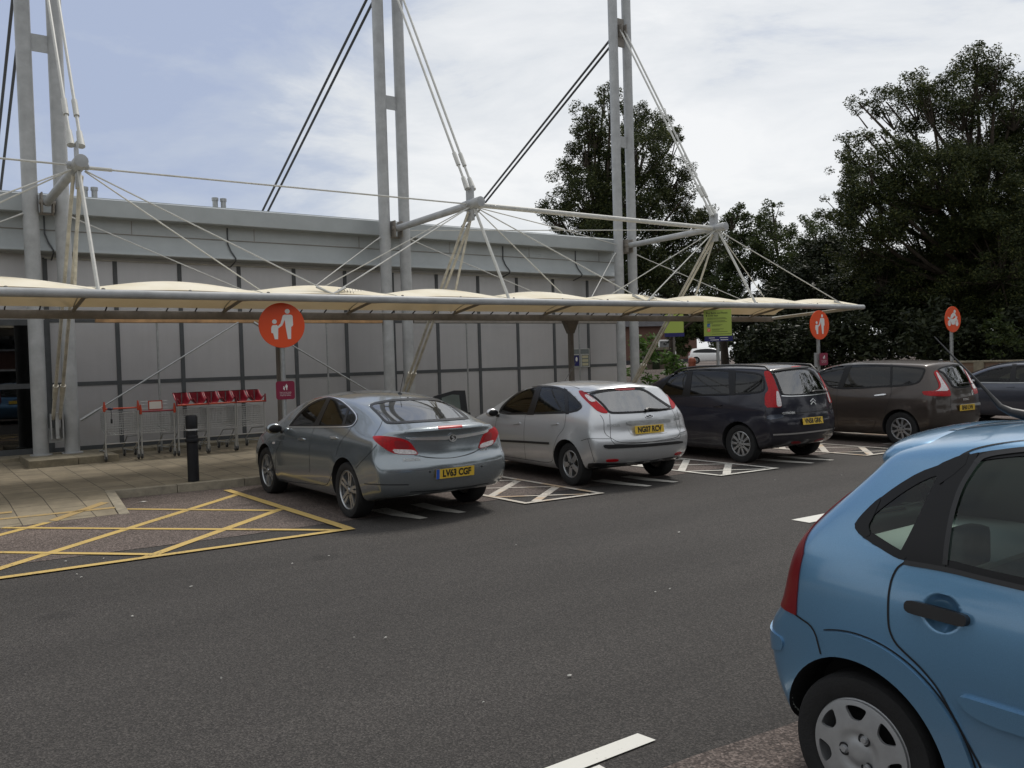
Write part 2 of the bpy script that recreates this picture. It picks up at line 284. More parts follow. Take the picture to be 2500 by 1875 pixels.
# ------------------------------------------------------------------ object helpers
def new_obj(name, me, parent=None):
    o = bpy.data.objects.new(name, me); COL.objects.link(o)
    if parent is not None: o.parent = parent
    return o
def thing(name, label, cat, loc=(0, 0, 0), rz=0, group=None):
    o = bpy.data.objects.new(name, None); COL.objects.link(o); o.location = loc; o.rotation_euler = (0, 0, rz); o.empty_display_size = .2
    o['label'] = label; o['category'] = cat
    if group: o['group'] = group
    return o
def tag(o, label, cat, group=None):
    o['label'] = label; o['category'] = cat
    if group: o['group'] = group
    return o
def structure(o): o['kind'] = 'structure'; return o
def finish(me, mats, smooth=True, ang=.7):
    for m in (mats if isinstance(mats, (list, tuple)) else [mats]): me.materials.append(MATS[m])
    if smooth:
        me.shade_smooth(); me.set_sharp_from_angle(angle=ang)
class MB:
    def __init__(s): s.v = []; s.f = []
    def add(s, vs, fs):
        k = len(s.v); s.v += [tuple(x) for x in vs]; s.f += [tuple(i+k for i in f) for f in fs]; return s
    def box(s, a, b):
        (x0, y0, z0), (x1, y1, z1) = a, b
        return s.add([(x0,y0,z0),(x1,y0,z0),(x1,y1,z0),(x0,y1,z0),(x0,y0,z1),(x1,y0,z1),(x1,y1,z1),(x0,y1,z1)], [(0,3,2,1),(4,5,6,7),(0,1,5,4),(1,2,6,5),(2,3,7,6),(3,0,4,7)])
    def tube(s, pts, r, n=8, cap=True):
        pts = [Vector(p) for p in pts]; rs = r if isinstance(r, (list, tuple)) else [r]*len(pts)
        vs = []; fs = []; up = None
        for i, p in enumerate(pts):
            t = ((pts[min(i+1, len(pts)-1)]-p).normalized() + (p-pts[max(i-1, 0)]).normalized())
            t = t.normalized() if t.length > 1e-9 else Vector((0, 0, 1))
            if up is None: up = Vector((0, 0, 1)) if abs(t.z) < .9 else Vector((1, 0, 0))
            a = t.cross(up).normalized(); b = a.cross(t).normalized(); up = b
            vs += [p + (a*math.cos(q*math.tau/n) + b*math.sin(q*math.tau/n))*rs[i] for q in range(n)]
        for i in range(len(pts)-1):
            for q in range(n): fs.append((i*n+q, i*n+(q+1) % n, (i+1)*n+(q+1) % n, (i+1)*n+q))
        if cap: fs.append(tuple(range(n))[::-1]); fs.append(tuple((len(pts)-1)*n+q for q in range(n)))
        return s.add(vs, fs)
    def lathe(s, prof, n=32, axis='z', c=(0, 0, 0)):
        vs = []; fs = []
        for r, h in prof:
            for q in range(n):
                a, b = r*math.cos(q*math.tau/n), r*math.sin(q*math.tau/n)
                vs.append({'z': (c[0]+a, c[1]+b, c[2]+h), 'y': (c[0]+a, c[1]+h, c[2]+b), 'x': (c[0]+h, c[1]+a, c[2]+b)}[axis])
        for i in range(len(prof)-1):
            for q in range(n):
                f = (i*n+q, i*n+(q+1) % n, (i+1)*n+(q+1) % n, (i+1)*n+q); fs.append(f if axis != 'y' else f[::-1])
        return s.add(vs, fs)
    def prism(s, poly, a, b, axis='y'):
        n = len(poly); P = lambda p, h: {'y': (p[0], h, p[1]), 'x': (h, p[0], p[1]), 'z': (p[0], p[1], h)}[axis]
        return s.add([P(p, a) for p in poly]+[P(p, b) for p in poly], [tuple(range(n)), tuple(range(2*n-1, n-1, -1))]+[(i, n+i, n+(i+1) % n, (i+1) % n) for i in range(n)])
    def ball(s, c, r, n=12, m=8):
        r = r if isinstance(r, (list, tuple)) else (r, r, r); vs = []; fs = []
        for i in range(m+1):
            th = math.pi*i/m
            for q in range(n): vs.append((c[0]+r[0]*math.sin(th)*math.cos(q*math.tau/n), c[1]+r[1]*math.sin(th)*math.sin(q*math.tau/n), c[2]+r[2]*math.cos(th)))
        for i in range(m):
            for q in range(n): fs.append((i*n+q, (i+1)*n+q, (i+1)*n+(q+1) % n, i*n+(q+1) % n))
        return s.add(vs, fs)
    def build(s, name, m, parent=None, smooth=True, ang=.7, bevel=0):
        me = bpy.data.meshes.new(name); me.from_pydata(s.v, [], s.f)
        bm = bmesh.new(); bm.from_mesh(me)
        bmesh.ops.remove_doubles(bm, verts=bm.verts, dist=1e-5)
        bmesh.ops.recalc_face_normals(bm, faces=bm.faces)
        if bevel: bmesh.ops.bevel(bm, geom=[e for e in bm.edges if e.is_manifold and e.calc_face_angle(0) > .6], offset=bevel, segments=2, affect='EDGES', profile=.6)
        bm.to_mesh(me); bm.free(); finish(me, m, smooth, ang)
        return new_obj(name, me, parent)
def box(name, a, b, m, parent=None, bevel=0): return MB().box(a, b).build(name, m, parent, bevel=bevel)

def inside(pt, poly):
    x, y = pt; c = False; n = len(poly); j = n-1
    for i in range(n):
        xi, yi = poly[i]; xj, yj = poly[j]
        if (yi > y) != (yj > y) and x < (xj-xi)*(y-yi)/(yj-yi)+xi: c = not c
        j = i
    return c
def inside_np(P, poly):
    c = np.zeros(len(P), bool); n = len(poly); j = n-1; x = P[:, 0]; y = P[:, 1]
    for i in range(n):
        xi, yi = poly[i]; xj, yj = poly[j]
        if yi != yj: c ^= ((yi > y) != (yj > y)) & (x < (xj-xi)*(y-yi)/(yj-yi)+xi)
        j = i
    return c
def chaikin(p, it=2, closed=True):
    p = [tuple(q) for q in p]
    for _ in range(it):
        o = []
        rng = range(len(p)) if closed else range(len(p)-1)
        for i in rng:
            a, b = p[i], p[(i+1) % len(p)]
            o += [(a[0]*.78+b[0]*.22, a[1]*.78+b[1]*.22), (a[0]*.22+b[0]*.78, a[1]*.22+b[1]*.78)]
        if not closed: o = [p[0]]+o+[p[-1]]
        p = o
    return p
def offset_poly(p, d):     # positive d grows
    n = len(p); area = sum(p[i][0]*p[(i+1) % n][1]-p[(i+1) % n][0]*p[i][1] for i in range(n)); sg = 1 if area > 0 else -1
    o = []
    for i in range(n):
        a, b, c = Vector(p[i-1]), Vector(p[i]), Vector(p[(i+1) % n])
        t1 = (b-a); t2 = (c-b)
        if t1.length < 1e-9 or t2.length < 1e-9: o.append(tuple(b)); continue
        t1.normalize(); t2.normalize(); n1 = Vector((t1.y, -t1.x)); n2 = Vector((t2.y, -t2.x)); m = n1+n2
        m = m.normalized() if m.length > 1e-6 else n1
        k = 1/max(.5, m.dot(n1)); o.append(tuple(b + m*(d*k*sg)))
    return o
def round_rect(w, h, r, n=6): return [(sx*(w-r)+r*math.cos(a0+i*math.pi/2/n), sz*(h-r)+r*math.sin(a0+i*math.pi/2/n)) for sx, sz, a0 in ((1, 1, 0), (-1, 1, math.pi/2), (-1, -1, math.pi), (1, -1, 1.5*math.pi)) for i in range(n+1)]
def resample(p, h):
    o = []
    for i in range(len(p)):
        a, b = Vector(p[i]), Vector(p[(i+1) % len(p)]); k = max(1, int(math.ceil((b-a).length/h)))
        o += [tuple(a.lerp(b, q/k)) for q in range(k)]
    return o
def cdt(loops, h):
    loops = [resample(l, h) for l in loops]; V = []; E = []
    for l in loops:
        k = len(V); V += [Vector(q) for q in l]; E += [(k+i, k+(i+1) % len(l)) for i in range(len(l))]
    B = np.array([tuple(q) for q in V]); lo = B.min(0); hi = B.max(0)
    gx = np.arange(lo[0]+h*.5, hi[0], h); gy = np.arange(lo[1]+h*.5, hi[1], h*.87)
    if len(gx) and len(gy):
        G = np.array([(x+(h*.5 if (j % 2) else 0), y) for j, y in enumerate(gy) for x in gx])
        ok = inside_np(G, loops[0])
        for l in loops[1:]: ok &= ~inside_np(G, l)
        G = G[ok]
        if len(G):
            dmin = np.full(len(G), 1e9)
            for q in range(0, len(B), 200): dmin = np.minimum(dmin, np.sqrt(((G[:, None, :]-B[None, q:q+200, :])**2).sum(2)).min(1))
            V += [Vector(q) for q in G[dmin > h*.45]]
    r = geometry.delaunay_2d_cdt(V, E, [], 0, h*1e-4)
    vs = [tuple(q) for q in r[0]]; fs = []
    C = np.array([[sum(vs[i][0] for i in f)/len(f), sum(vs[i][1] for i in f)/len(f)] for f in r[2]])
    ok = inside_np(C, loops[0])
    for l in loops[1:]: ok &= ~inside_np(C, l)
    fs = [tuple(f) for f, k in zip(r[2], ok) if k]
    used = sorted({i for f in fs for i in f}); mp = {i: k for k, i in enumerate(used)}
    return [vs[i] for i in used], [tuple(mp[i] for i in f) for f in fs]
def boundary(fs):
    c = {}
    for f in fs:
        for i in range(len(f)):
            e = (f[i], f[(i+1) % len(f)]); c[e] = 1
    return [e for e in c if (e[1], e[0]) not in c]
def flat(name, loops, h, thick, place, m, parent=None):
    """flat cut-out: loops in 2D, placed by place(u, v, depth)"""
    vs, fs = cdt(loops, h); n = len(vs)
    V = [place(u, v, 0) for u, v in vs]+[place(u, v, thick) for u, v in vs]
    Fs = list(fs)+[tuple(i+n for i in f[::-1]) for f in fs]+[(b, a, a+n, b+n) for a, b in boundary(fs)]
    return MB().add(V, Fs).build(name, m, parent, ang=.5)
def circle(cx, cy, r, n=40, ry=None): return [(cx+r*math.cos(i*math.tau/n), cy+(ry or r)*math.sin(i*math.tau/n)) for i in range(n)]
def text_polys(s, size=1.0, bold=0.0, sx=1.0):
    cu = bpy.data.curves.new('txt', 'FONT'); cu.body = s; cu.size = size; cu.offset = bold; cu.align_x = 'CENTER'; cu.align_y = 'CENTER'; cu.resolution_u = 3
    o = bpy.data.objects.new('txt', cu); COL.objects.link(o); dg = bpy.context.evaluated_depsgraph_get(); me = o.evaluated_get(dg).to_mesh()
    vs = [(v.co.x*sx, v.co.y) for v in me.vertices]; fs = [tuple(p.vertices) for p in me.polygons]
    o.evaluated_get(dg).to_mesh_clear(); bpy.data.objects.remove(o); bpy.data.curves.remove(cu)
    return vs, fs
def text(name, s, size, place, m, parent, bold=0.0, sx=1.0):
    vs, fs = text_polys(s, size, bold, sx)
    return MB().add([place(u, v, 0) for u, v in vs], fs).build(name, m, parent, smooth=False)
# ================================================================== SETTING
g = MB().add([(-250, -250, 0), (400, -250, 0), (400, 500, 0), (-250, 500, 0)], [(0, 1, 2, 3)]).build('ground', 'asphalt', smooth=False); structure(g)
def sheet(name, polys, z, m):
    b = MB()
    for p in polys: b.add([(x, y, z) for x, y in p], [tuple(range(len(p)))])
    return structure(b.build(name, m, smooth=False))
KERB = [(2.43, 13.46), (4.4, 13.29), (8, 13.16), (16, 13.0), (30, 12.8)]
def kerb_y(x): return float(np.interp(x, [k[0] for k in KERB], [k[1] for k in KERB]))
sheet('bay_surface', [[(-9, 9.95), (.78, 9.58), (3.1, 9.39), (4.6, 9.37), (11, 9.25), (30, 8.8), (30, 12.95), (16, 13.15), (8, 13.3), (2.3, 13.6), (2.3, 12.02), (-9, 12.02)]], .004, 'red_asphalt')
sheet('bay_surface', [[(1.9, 2.72), (2.9, 2.70), (3.45, 2.64), (9, 2.2), (9, -3), (1.9, -3)]], .004, 'red_asphalt')
class Lines:
    def __init__(s): s.b = MB()
    def seg(s, p, q, wd, z):
        p, q = Vector(p), Vector(q); t = (q-p).normalized(); n = Vector((-t.y, t.x))*wd/2
        k = max(1, int((q-p).length/.25)); pts = [p.lerp(q, i/k) for i in range(k+1)]; j = lambda: rnd.uniform(-.006, .006)
        vs = []
        for c in pts: a, b = c+n*(1+j()*8), c-n*(1+j()*8); vs += [(a.x, a.y, z), (b.x, b.y, z)]
        s.b.add(vs, [(2*i, 2*i+1, 2*i+3, 2*i+2) for i in range(k)]); return s
    def poly(s, pts, z): s.b.add([(x, y, z) for x, y in pts], [tuple(range(len(pts)))]); return s
    def build(s, name, m): return structure(s.b.build(name, m, smooth=False))
y = Lines()
y.seg((-8, 9.37), (4.13, 8.84), .10, .014); y.seg((4.085, 8.89), (4.045, 13.05), .115, .0145)
for p, q in [((.30, 9.02), (4.03, 12.50)), ((1.97, 8.97), (4.03, 10.77)), ((-1.6, 9.12), (1.50, 11.96)), ((-3.5, 9.2), (-.5, 11.95))]: y.seg(p, q, .115, .008)
for p, q in [((2.47, 12.31), (3.95, 10.66)), ((1.02, 11.95), (3.98, 8.87)), ((-.75, 11.97), (2.08, 9.02)), ((-2.4, 11.96), (.2, 9.1))]: y.seg(p, q, .085, .011)
y.build('yellow_hatching', 'yellow_line')
def ramp_z(yy): return .006+(yy-11.97)*(.12-.006)/1.48+.004
gh = Lines()
for p, q, wd in [((1.56, 12.02), (2.30, 12.75), .12), ((1.0, 12.45), (2.36, 12.36), .09), ((.3, 12.9), (1.2, 12.78), .10)]:
    p, q = Vector(p), Vector(q); n = Vector((-(q-p).y, (q-p).x)).normalized()*wd/2
    gh.b.add([(a.x, a.y, ramp_z(a.y)) for a in (p+n, p-n, q-n, q+n)], [(0, 1, 2, 3)])
gh.build('faded_marking', 'yellow_ghost')
for k in range(4):
    dx, dy = 3.585*k, -.085*k-.03*k*k
    h = Lines(); P = lambda a, b: (a+dx, b+dy)
    h.seg(P(6.50, 8.80), P(6.46, 13.1), .075, .014); h.seg(P(7.70, 8.72), P(7.77, 13.0), .085, .014); h.seg(P(6.46, 8.80), P(7.74, 8.71), .075, .0165)
    for a, b in [(8.86, 9.63), (9.62, 10.56), (10.55, 11.5), (11.5, 12.4)]: h.seg(P(6.70 if a < 9 else 6.52, a), P(7.66, b), .12, .008)
    for a, b in [(9.52, 8.80), (10.55, 9.66), (11.5, 10.6), (12.4, 11.5)]: h.seg(P(6.52, a), P(7.56 if b < 9 else 7.67, b), .06, .011)
    h.build('hatched_marking', 'white_line_stained' if k != 1 else 'white_line')
    bx, by = 4.10+3.6*k, 8.83-.085*k-.02*k*k
    s = Lines()
    for c, wd in ((.90, .5), (1.44, .36)): s.poly([(bx+c-.03, by), (bx+c+.08, by), (bx+c+.05, by+.5), (bx+c+.06, by+1.0), (bx+c-wd*.4, by+1.0), (bx+c-.16, by+.45)], .008)
    s.build('bay_symbol', 'white_line')
s = Lines(); s.poly([(1.85, 2.925), (2.885, 2.918), (2.87, 3.026), (1.85, 3.035)], .008); s.poly([(2.40, .2), (2.50, .2), (2.51, 2.90), (2.42, 2.90)], .008)
s.build('bay_line', 'white_fresh')
s = Lines(); s.poly([(7.905, 5.605), (10.2, 5.50), (10.2, 5.735), (7.915, 5.84)], .008); s.poly([(10.2, 5.25), (11.3, 5.58), (10.2, 5.98)], .008); s.build('direction_arrow', 'white_fresh')

pv = MB()
xs = [k[0] for k in KERB]
for i in range(len(KERB)-1):
    (a, ya), (b, yb) = KERB[i], KERB[i+1]
    pv.add([(a, ya+.1, .12), (b, yb+.1, .12), (b, 17.5, .165), (a, 17.5, .165)], [(0, 1, 2, 3)]); pv.add([(a, 17.5, .165), (b, 17.5, .165), (b, 19.58, .19), (a, 19.58, .19)], [(0, 1, 2, 3)])
pv.add([(-15, 11.97, .006), (2.30, 11.97, .006), (2.43, 13.46, .12), (-15, 13.46, .12)], [(0, 1, 2, 3)])
pv.add([(-15, 13.46, .12), (2.43, 13.46, .12), (2.43, 17.5, .165), (-15, 17.5, .165)], [(0, 1, 2, 3)]); pv.add([(-15, 17.5, .165), (2.43, 17.5, .165), (2.43, 19.58, .19), (-15, 19.58, .19)], [(0, 1, 2, 3)])
structure(pv.build('pavement', 'paving_slab', smooth=False))
kb = MB()
for i in range(len(KERB)-1):
    (a, ya), (b, yb) = KERB[i], KERB[i+1]; n = max(1, round((b-a)/.9))
    for q in range(n):
        x0, x1 = a+(b-a)*q/n+.004, a+(b-a)*(q+1)/n-.004; y0, y1 = ya+(yb-ya)*q/n, ya+(yb-ya)*(q+1)/n; z = .126+rnd.uniform(-.003, .003)
        kb.add([(x0, y0, -.05), (x1, y1, -.05), (x1, y1+.13, -.05), (x0, y0+.13, -.05), (x0, y0+.012, z), (x1, y1+.012, z), (x1, y1+.13, z), (x0, y0+.13, z)], [(0, 3, 2, 1), (4, 5, 6, 7), (0, 1, 5, 4), (1, 2, 6, 5), (2, 3, 7, 6), (3, 0, 4, 7)])
kb.add([(2.31, 11.90, -.05), (2.45, 11.90, -.05), (2.56, 13.45, -.05), (2.43, 13.45, -.05), (2.31, 11.93, .010), (2.44, 11.93, .010), (2.56, 13.45, .127), (2.43, 13.45, .127)], [(0, 3, 2, 1), (4, 5, 6, 7), (0, 1, 5, 4), (1, 2, 6, 5), (2, 3, 7, 6), (3, 0, 4, 7)])
structure(kb.build('kerb', 'kerb_stone', smooth=False, bevel=.008))
pl = MB()
for x0, x1, y0, z1 in [(1.93, 2.72, 17.42, .30), (2.725, 3.42, 17.44, .297), (9.3, 10.7, 17.5, .30), (16.9, 18.2, 17.5, .30)]: pl.box((x0, y0, .1), (x1, 18.85, z1))
structure(pl.build('plinth', 'stone', smooth=False, bevel=.015))
lk = MB()
for i in range(16): lk.box((-4+i*1.4, 18.86, .1), (-4+i*1.4+1.39, 19.5, .255+rnd.uniform(-.004, .004)))
structure(lk.build('wall_kerb', 'stone', smooth=False, bevel=.012))

# ------------------------------------------------------------------ store building
YW = 19.6
b = thing('store_building', 'long low store with grey wall panels and a curved metal eave', 'building', (2.6, YW, 0)); OX = 2.604; S = 1.3077
def bl(o): o.location = (-2.6, -YW, 0); return o
bl(MB().box((2.604, YW, .33), (18.3, YW+.25, 4.30)).box((-15, YW+.02, 2.93), (2.604, YW+.25, 4.30)).box((18.05, YW+.25, 0), (18.3, 58, 5.2)).box((-15, 57.8, 0), (18.05, 58, 5.2)).box((-15.2, YW, 0), (-15, 58, 5.2)).build('wall', 'panel_grey', b, smooth=False))
mu = MB()
for i in range(12): mu.box((OX+i*S-.042, YW-.022, .33), (OX+i*S+.042, YW+.01, 4.18))
mu.box((2.65, YW-.018, h1_ := 1.574), (18.29, YW+.01, 1.658)).box((2.65, YW-.016, 2.88), (18.29, YW+.01, 2.95)).box((2.6, YW-.012, .17), (18.3, YW+.02, .335))
bl(mu.build('panel_joint', 'mullion', b, smooth=False))
tr = MB().box((2.6, YW-.05, 4.165), (18.3, YW+.01, 4.19)); bl(tr.build('sill_flashing', 'rod_paint', b, smooth=False))
ev = [(19.02, 4.985), (19.0, 5.0), (19.0, 5.335), (19.06, 5.36), (19.5, 5.37)]
cove = [(19.28, 4.985), (19.28, 4.705), (19.295, 4.69), (19.295, 4.66), (19.285, 4.58), (19.265, 4.50), (19.235, 4.42), (19.19, 4.345), (19.155, 4.30), (19.145, 4.27), (19.155, 4.255), (19.59, 4.24)]
X0, X1 = -15, 17.75
e = MB()
def strip(bm, prof, x0, x1):
    n = len(prof); bm.add([(x0, p[0], p[1]) for p in prof]+[(x1, p[0], p[1]) for p in prof], [(i, i+1, n+i+1, n+i) for i in range(n-1)])
strip(e, ev, X0, X1); strip(e, [(19.02, 4.985), (19.28, 4.985)], X0, X1)
e.add([(X1, p[0], p[1]) for p in ev]+[(X1, 19.5, 4.985)], [(0, 1, 2, 3, 4, 5)])
bl(e.build('fascia', 'eave_metal', b, ang=.5))
c = MB(); strip(c, cove, X0, X1+.15); c.add([(X1+.15, p[0], p[1]) for p in cove]+[(X1+.15, 19.59, 4.985)], [tuple(range(len(cove)+1))])
bl(c.build('eave_cove', 'eave_metal', b, ang=.5))
sm = MB()
for x in np.arange(-14, 17.5, 2.6): sm.box((x, 19.273, 4.70), (x+.012, 19.29, 4.98))
sm.box((X0, 19.275, 4.692), (X1+.15, 19.295, 4.704)); bl(sm.build('eave_joint', 'beam_grey', b, smooth=False))
for u in (112, 559, 1231, 1408):
    x = at_y(u, 610, 19.2).x
    bl(MB().tube([(x, 19.26, 4.97), (x, 19.27, 4.62), (x+.05, 19.22, 4.45), (x+.12, 19.13, 4.29), (x+.13, 19.16, 4.23), (x+.14, 19.56, 4.14)], .016, 6).build('downlead_cable', 'mullion', b))
bl(MB().box((-15, 19.3, 5.34), (18.3, 58, 5.42)).build('roof', 'eave_metal', b, smooth=False))
for u, v in ((207, 476), (230.7, 477), (525.5, 501), (545.5, 503)):
    p = at_y(u, v, 20.2); bl(MB().lathe([(.06, 5.4), (.06, p.z+.10), (.075, p.z+.10), (.075, p.z+.17), (.0, p.z+.18)], 14, c=(p.x, p.y, 0)).build('vent_pipe', 'galvanised', b))
fr = MB()
for x0, x1 in ((2.28, 2.602), (-.2, -.08), (-2.9, -2.78)): fr.box((x0, YW-.04, .25), (x1, YW+.06, 2.93))
for z0, z1 in ((.25, .36), (1.56, 1.66), (2.82, 2.94)): fr.box((-15, YW-.03, z0), (2.28, YW+.05, z1))
wf = bl(fr.build('shop_window_frame', 'mullion', b, smooth=False))
for x0, x1 in ((-2.78, -.2), (-.08, 2.28)):
    for z0, z1 in ((.36, 1.56), (1.66, 2.82)): bl(box('window_pane', (x0, YW+.01, z0), (x1, YW+.018, z1), 'shop_glass', b))
bl(MB().box((-15, YW+.26, 0), (2.5, YW+6, .2)).box((-15, YW+6, .2), (2.5, YW+6.1, 5)).box((2.5, YW+.26, .2), (2.58, YW+6, 5)).build('shop_floor', 'interior', b, smooth=False))

# notice board on the wall
p0, p1 = at_y(1399, 853, YW-.06), at_y(1437, 891, YW-.06)
nb = thing('notice_board', 'notice board with posters fixed to the grey store wall beside the brown column', 'notice board', ((p0.x+p1.x)/2, YW-.05, p0.z)); nb.scale = (.50, 1, .92)
X = lambda a: a
W_ = 1.25; H_ = .56
MB().box((-W_/2, -.02, -H_), (W_/2, .03, 0)).build('board', 'notice_back', nb, smooth=False)
fm = MB().box((-W_/2-.02, -.035, -H_-.02), (W_/2+.02, -.015, -H_)).box((-W_/2-.02, -.035, 0), (W_/2+.02, -.015, .02)).box((-W_/2-.02, -.035, -H_), (-W_/2, -.015, 0)).box((W_/2, -.035, -H_), (W_/2+.02, -.015, 0)).box((-.02, -.034, -H_), (.02, -.014, -.16)).box((-W_/2, -.034, -.18), (W_/2, -.015, -.155)); fm.build('frame', 'rod_paint', nb, smooth=False)
box('poster', (-W_/2+.1, -.026, -H_+.03), (-.12, -.021, -.20), 'sign_navy', nb)
flat('poster_disc', [circle(-.37, -.32, .075, 24)], .05, -.004, lambda u, v, d: (u, -.028+d, v), 'paper', nb)
for i in range(3): box('notice_sheet', (.08, -.026, -.29-.12*i), (W_/2-.08, -.021, -.205-.12*i), 'notice_buff', nb)
box('header_strip', (-W_/2+.03, -.026, -.14), (W_/2-.03, -.021, -.02), 'notice_back', nb)

# ------------------------------------------------------------------ masts
YM, YN, ZN, YF, YB, ZF, ZB = 18.5, 15.1, 5.12, 13.87, 16.1, 2.995, 2.83
def tubeZ(x): return float(np.interp(x, [-6, 9, 22.3], [2.995, 3.0, 3.05]))
def mast(x, label, k):
    t = thing('support_mast', label, 'mast', (x, YM, .298), group='twin masts carrying the canopy'); z = lambda v: v-.298
    for s in (-1, 1):
        MB().lathe([(.0, 0), (.19, 0), (.19, .02), (.135, .025), (.135, 13.4), (0, 13.4)], 28, c=(s*.268, 0, 0)).build('pole', 'mast_paint', t)
    for zz in (8.1,): MB().box((-.15, -.02, z(zz-.16)), (.15, .02, z(zz+.16))).build('cross_plate', 'mast_paint', t, smooth=False)
    MB().box((-.15, -.03, z(10.85)), (.15, .03, z(11.65))).box((-.1, -.2, z(11.1)), (-.07, .2, z(11.45))).box((.07, -.2, z(11.1)), (.1, .2, z(11.45))).build('head_bracket', 'beam_grey', t, smooth=False)
    MB().box((-.15, -.02, z(.52)), (.15, .02, z(.80))).box((-.11, -.19, z(.6)), (-.09, .05, z(1.08))).box((.09, -.19, z(.6)), (.11, .05, z(1.08))).box((-.03, -.19, z(.6)), (.03, .05, z(1.1))).build('base_bracket', 'mast_paint', t, smooth=False, bevel=.008)
    MB().box((-.13, -.03, z(4.86)), (.13, .03, z(4.9))).box((-.11, -.22, z(4.88)), (-.08, .02, z(5.26))).box((.08, -.22, z(4.88)), (.11, .02, z(5.26))).tube([(-.14, -.14, z(5.08)), (.14, -.14, z(5.08))], .05, 12).build('strut_bracket', 'beam_grey', t, bevel=.01)
    st = MB().tube([(0, -.14, z(5.08)), (0, -3.15, z(ZN))], .078, 16).build('strut_arm', 'mast_paint', t)
    MB().tube([(0, -3.1, z(ZN)), (0, -3.75, z(ZN+.01))], .105, 18).tube([(-.16, -3.4, z(ZN)), (.16, -3.4, z(ZN))], .06, 12).box((-.015, -3.48, z(ZN-.34)), (.015, -3.2, z(ZN+.38))).build('strut_end_node', 'mast_paint', t, bevel=.012)
    for s in (-1, 1):
        a, c_ = Vector((s*.085, -.12, z(11.28))), Vector((s*.075, -3.36, z(ZN+.32)))
        q = lambda f: a.lerp(c_, f)
        MB().tube([q(0), q(.86)], .026, 8).tube([q(.855), q(.905)], .045, 10).tube([q(.90), q(.965)], .026, 8).tube([q(.955), q(1)], [.045, .06], 10).build('forestay', 'rod_paint', t)
        a2, c2 = Vector((s*.09, .1, z(11.25))), Vector((s*.09, 11.5, z(5.42)))
        MB().tube([a2, c2], .034, 8).build('backstay', 'rope_dark', t)
        a3, c3 = Vector((s*.06, -3.36, z(ZN-.15))), Vector((s*.06+(.0), -.12, z(.98)))
        q3 = lambda f: a3.lerp(c3, f)
        MB().tube([q3(0), q3(.85)], .030, 8).tube([q3(.84), q3(.90)], [.052, .042], 10).tube([q3(.89), q3(1)], .034, 8).build('tie_rod', 'rod_weathered', t)
    MB().tube([(.02, -3.4, z(ZN-.1)), (.02, YB-YM, z(ZB+.1))], .026, 8).build('rear_hanger', 'rod_weathered', t)
    MB().tube([(0, -3.5, z(ZN-.1)), (0, YF-YM, z(tubeZ(x)+.05))], .030, 8).build('front_hanger', 'rod_paint', t)
    for s in (-1, 1):
        MB().tube([(s*.1, -3.45, z(ZN-.08)), (s*3.74, YF-YM+.02, z(tubeZ(x+s*3.74)+.07))], .013, 6).tube([(s*3.45, -4.53, z(3.2)), (s*3.74, YF-YM+.02, z(tubeZ(x+s*3.74)+.07))], .022, 6).build('stay_cable', 'rod_paint', t)
        MB().tube([(s*.1, -3.4, z(ZN-.08)), (s*3.74, YB-YM, z(ZB+.15))], .012, 6).build('stay_cable', 'rod_paint', t)
        MB().tube([(s*.40, -.02, z(4.86)), (s*.62, -.15, z(4.74)), (s*3.72, YB-YM, z(ZB+.15))], [.022, .013, .012], 6).build('stay_cable', 'rod_paint', t)
    nx = {0: 7.48, 1: 7.45, 2: 7.57}.get(k)
    if k in (0, 1): MB().tube([(.12, -3.4, z(ZN-.02)), (nx-.12, -3.4, z(ZN))], .016, 8).tube([(.12, -3.4, z(ZN-.02)), (.5, -3.4, z(ZN-.018))], .03, 8).build('link_cable', 'rod_paint', t)
    if k == 2:
        MB().tube([(.1, -3.4, z(ZN)), (nx-.1, -3.4, z(ZN))], .055, 12).build('link_tube', 'rod_paint', t)
        MB().tube([(.1, -3.4, z(ZN-.05)), (3.6, -1.8, z(ZN-.03)), (nx-.4, -.05, z(ZN-.02))], .012, 6).tube([(3.4, -1.9, z(ZN-.03)), (3.9, -1.66, z(ZN-.03))], .03, 6).build('plan_brace', 'rod_paint', t)
        MB().tube([(.4, -.05, z(ZN-.05)), (nx-.1, -3.4, z(ZN-.05))], .012, 6).build('plan_brace', 'rod_paint', t)
    return t
mast(-4.95, 'twin pole pale grey mast out to the left of the shop window', 0)
mast(2.53, 'twin pole pale grey mast on the stone plinth left of the shopping trolleys', 1)
mast(9.98, 'twin pole pale grey mast behind the grey saloon and the silver hatchback', 2)
mast(17.55, 'twin pole pale grey mast at the far end of the store wall', 3)

# ------------------------------------------------------------------ canopy
cp = thing('canopy', 'cream fabric canopy in waves between a pale grey front tube and a grey rear beam', 'canopy', (9.98, 15, 0))
def cl(o): o.location = (-9.98, -15, 0); return o
RIBS = [2.53+2.5*k for k in range(-4, 8)]
def fab_z(x, t):
    ph = ((x-2.53)/2.5) % 1.0
    if x > 20.03: ph = (x-20.03)/2.25
    arch = math.sin(math.pi*min(1, max(0, ph)))
    zf, zb = tubeZ(x)+.045, ZB+.118
    return zf*(1-t)+zb*t + math.sin(math.pi*t)**.8*(.160+.118*arch**1.2) + .035*arch*(1-t)
fv, ff = [], []; NX, NT = 300, 14
for i in range(NX+1):
    for j in range(NT+1):
        t = j/NT; xe = 22.15*(1-t)+21.0*t; x = -6+(xe+6)*i/NX; ph = ((x-2.53)/2.5) % 1.0
        yy = YF+.0+(YB-.1-YF)*t
        if j == NT: yy -= .06*math.sin(math.pi*ph)
        fv.append((x, yy, fab_z(x, t)))
for i in range(NX):
    for j in range(NT): k = i*(NT+1)+j; ff.append((k, k+NT+1, k+NT+2, k+1))
cl(MB().add(fv, ff).build('fabric_roof', 'canopy_fabric', cp, ang=1.2))
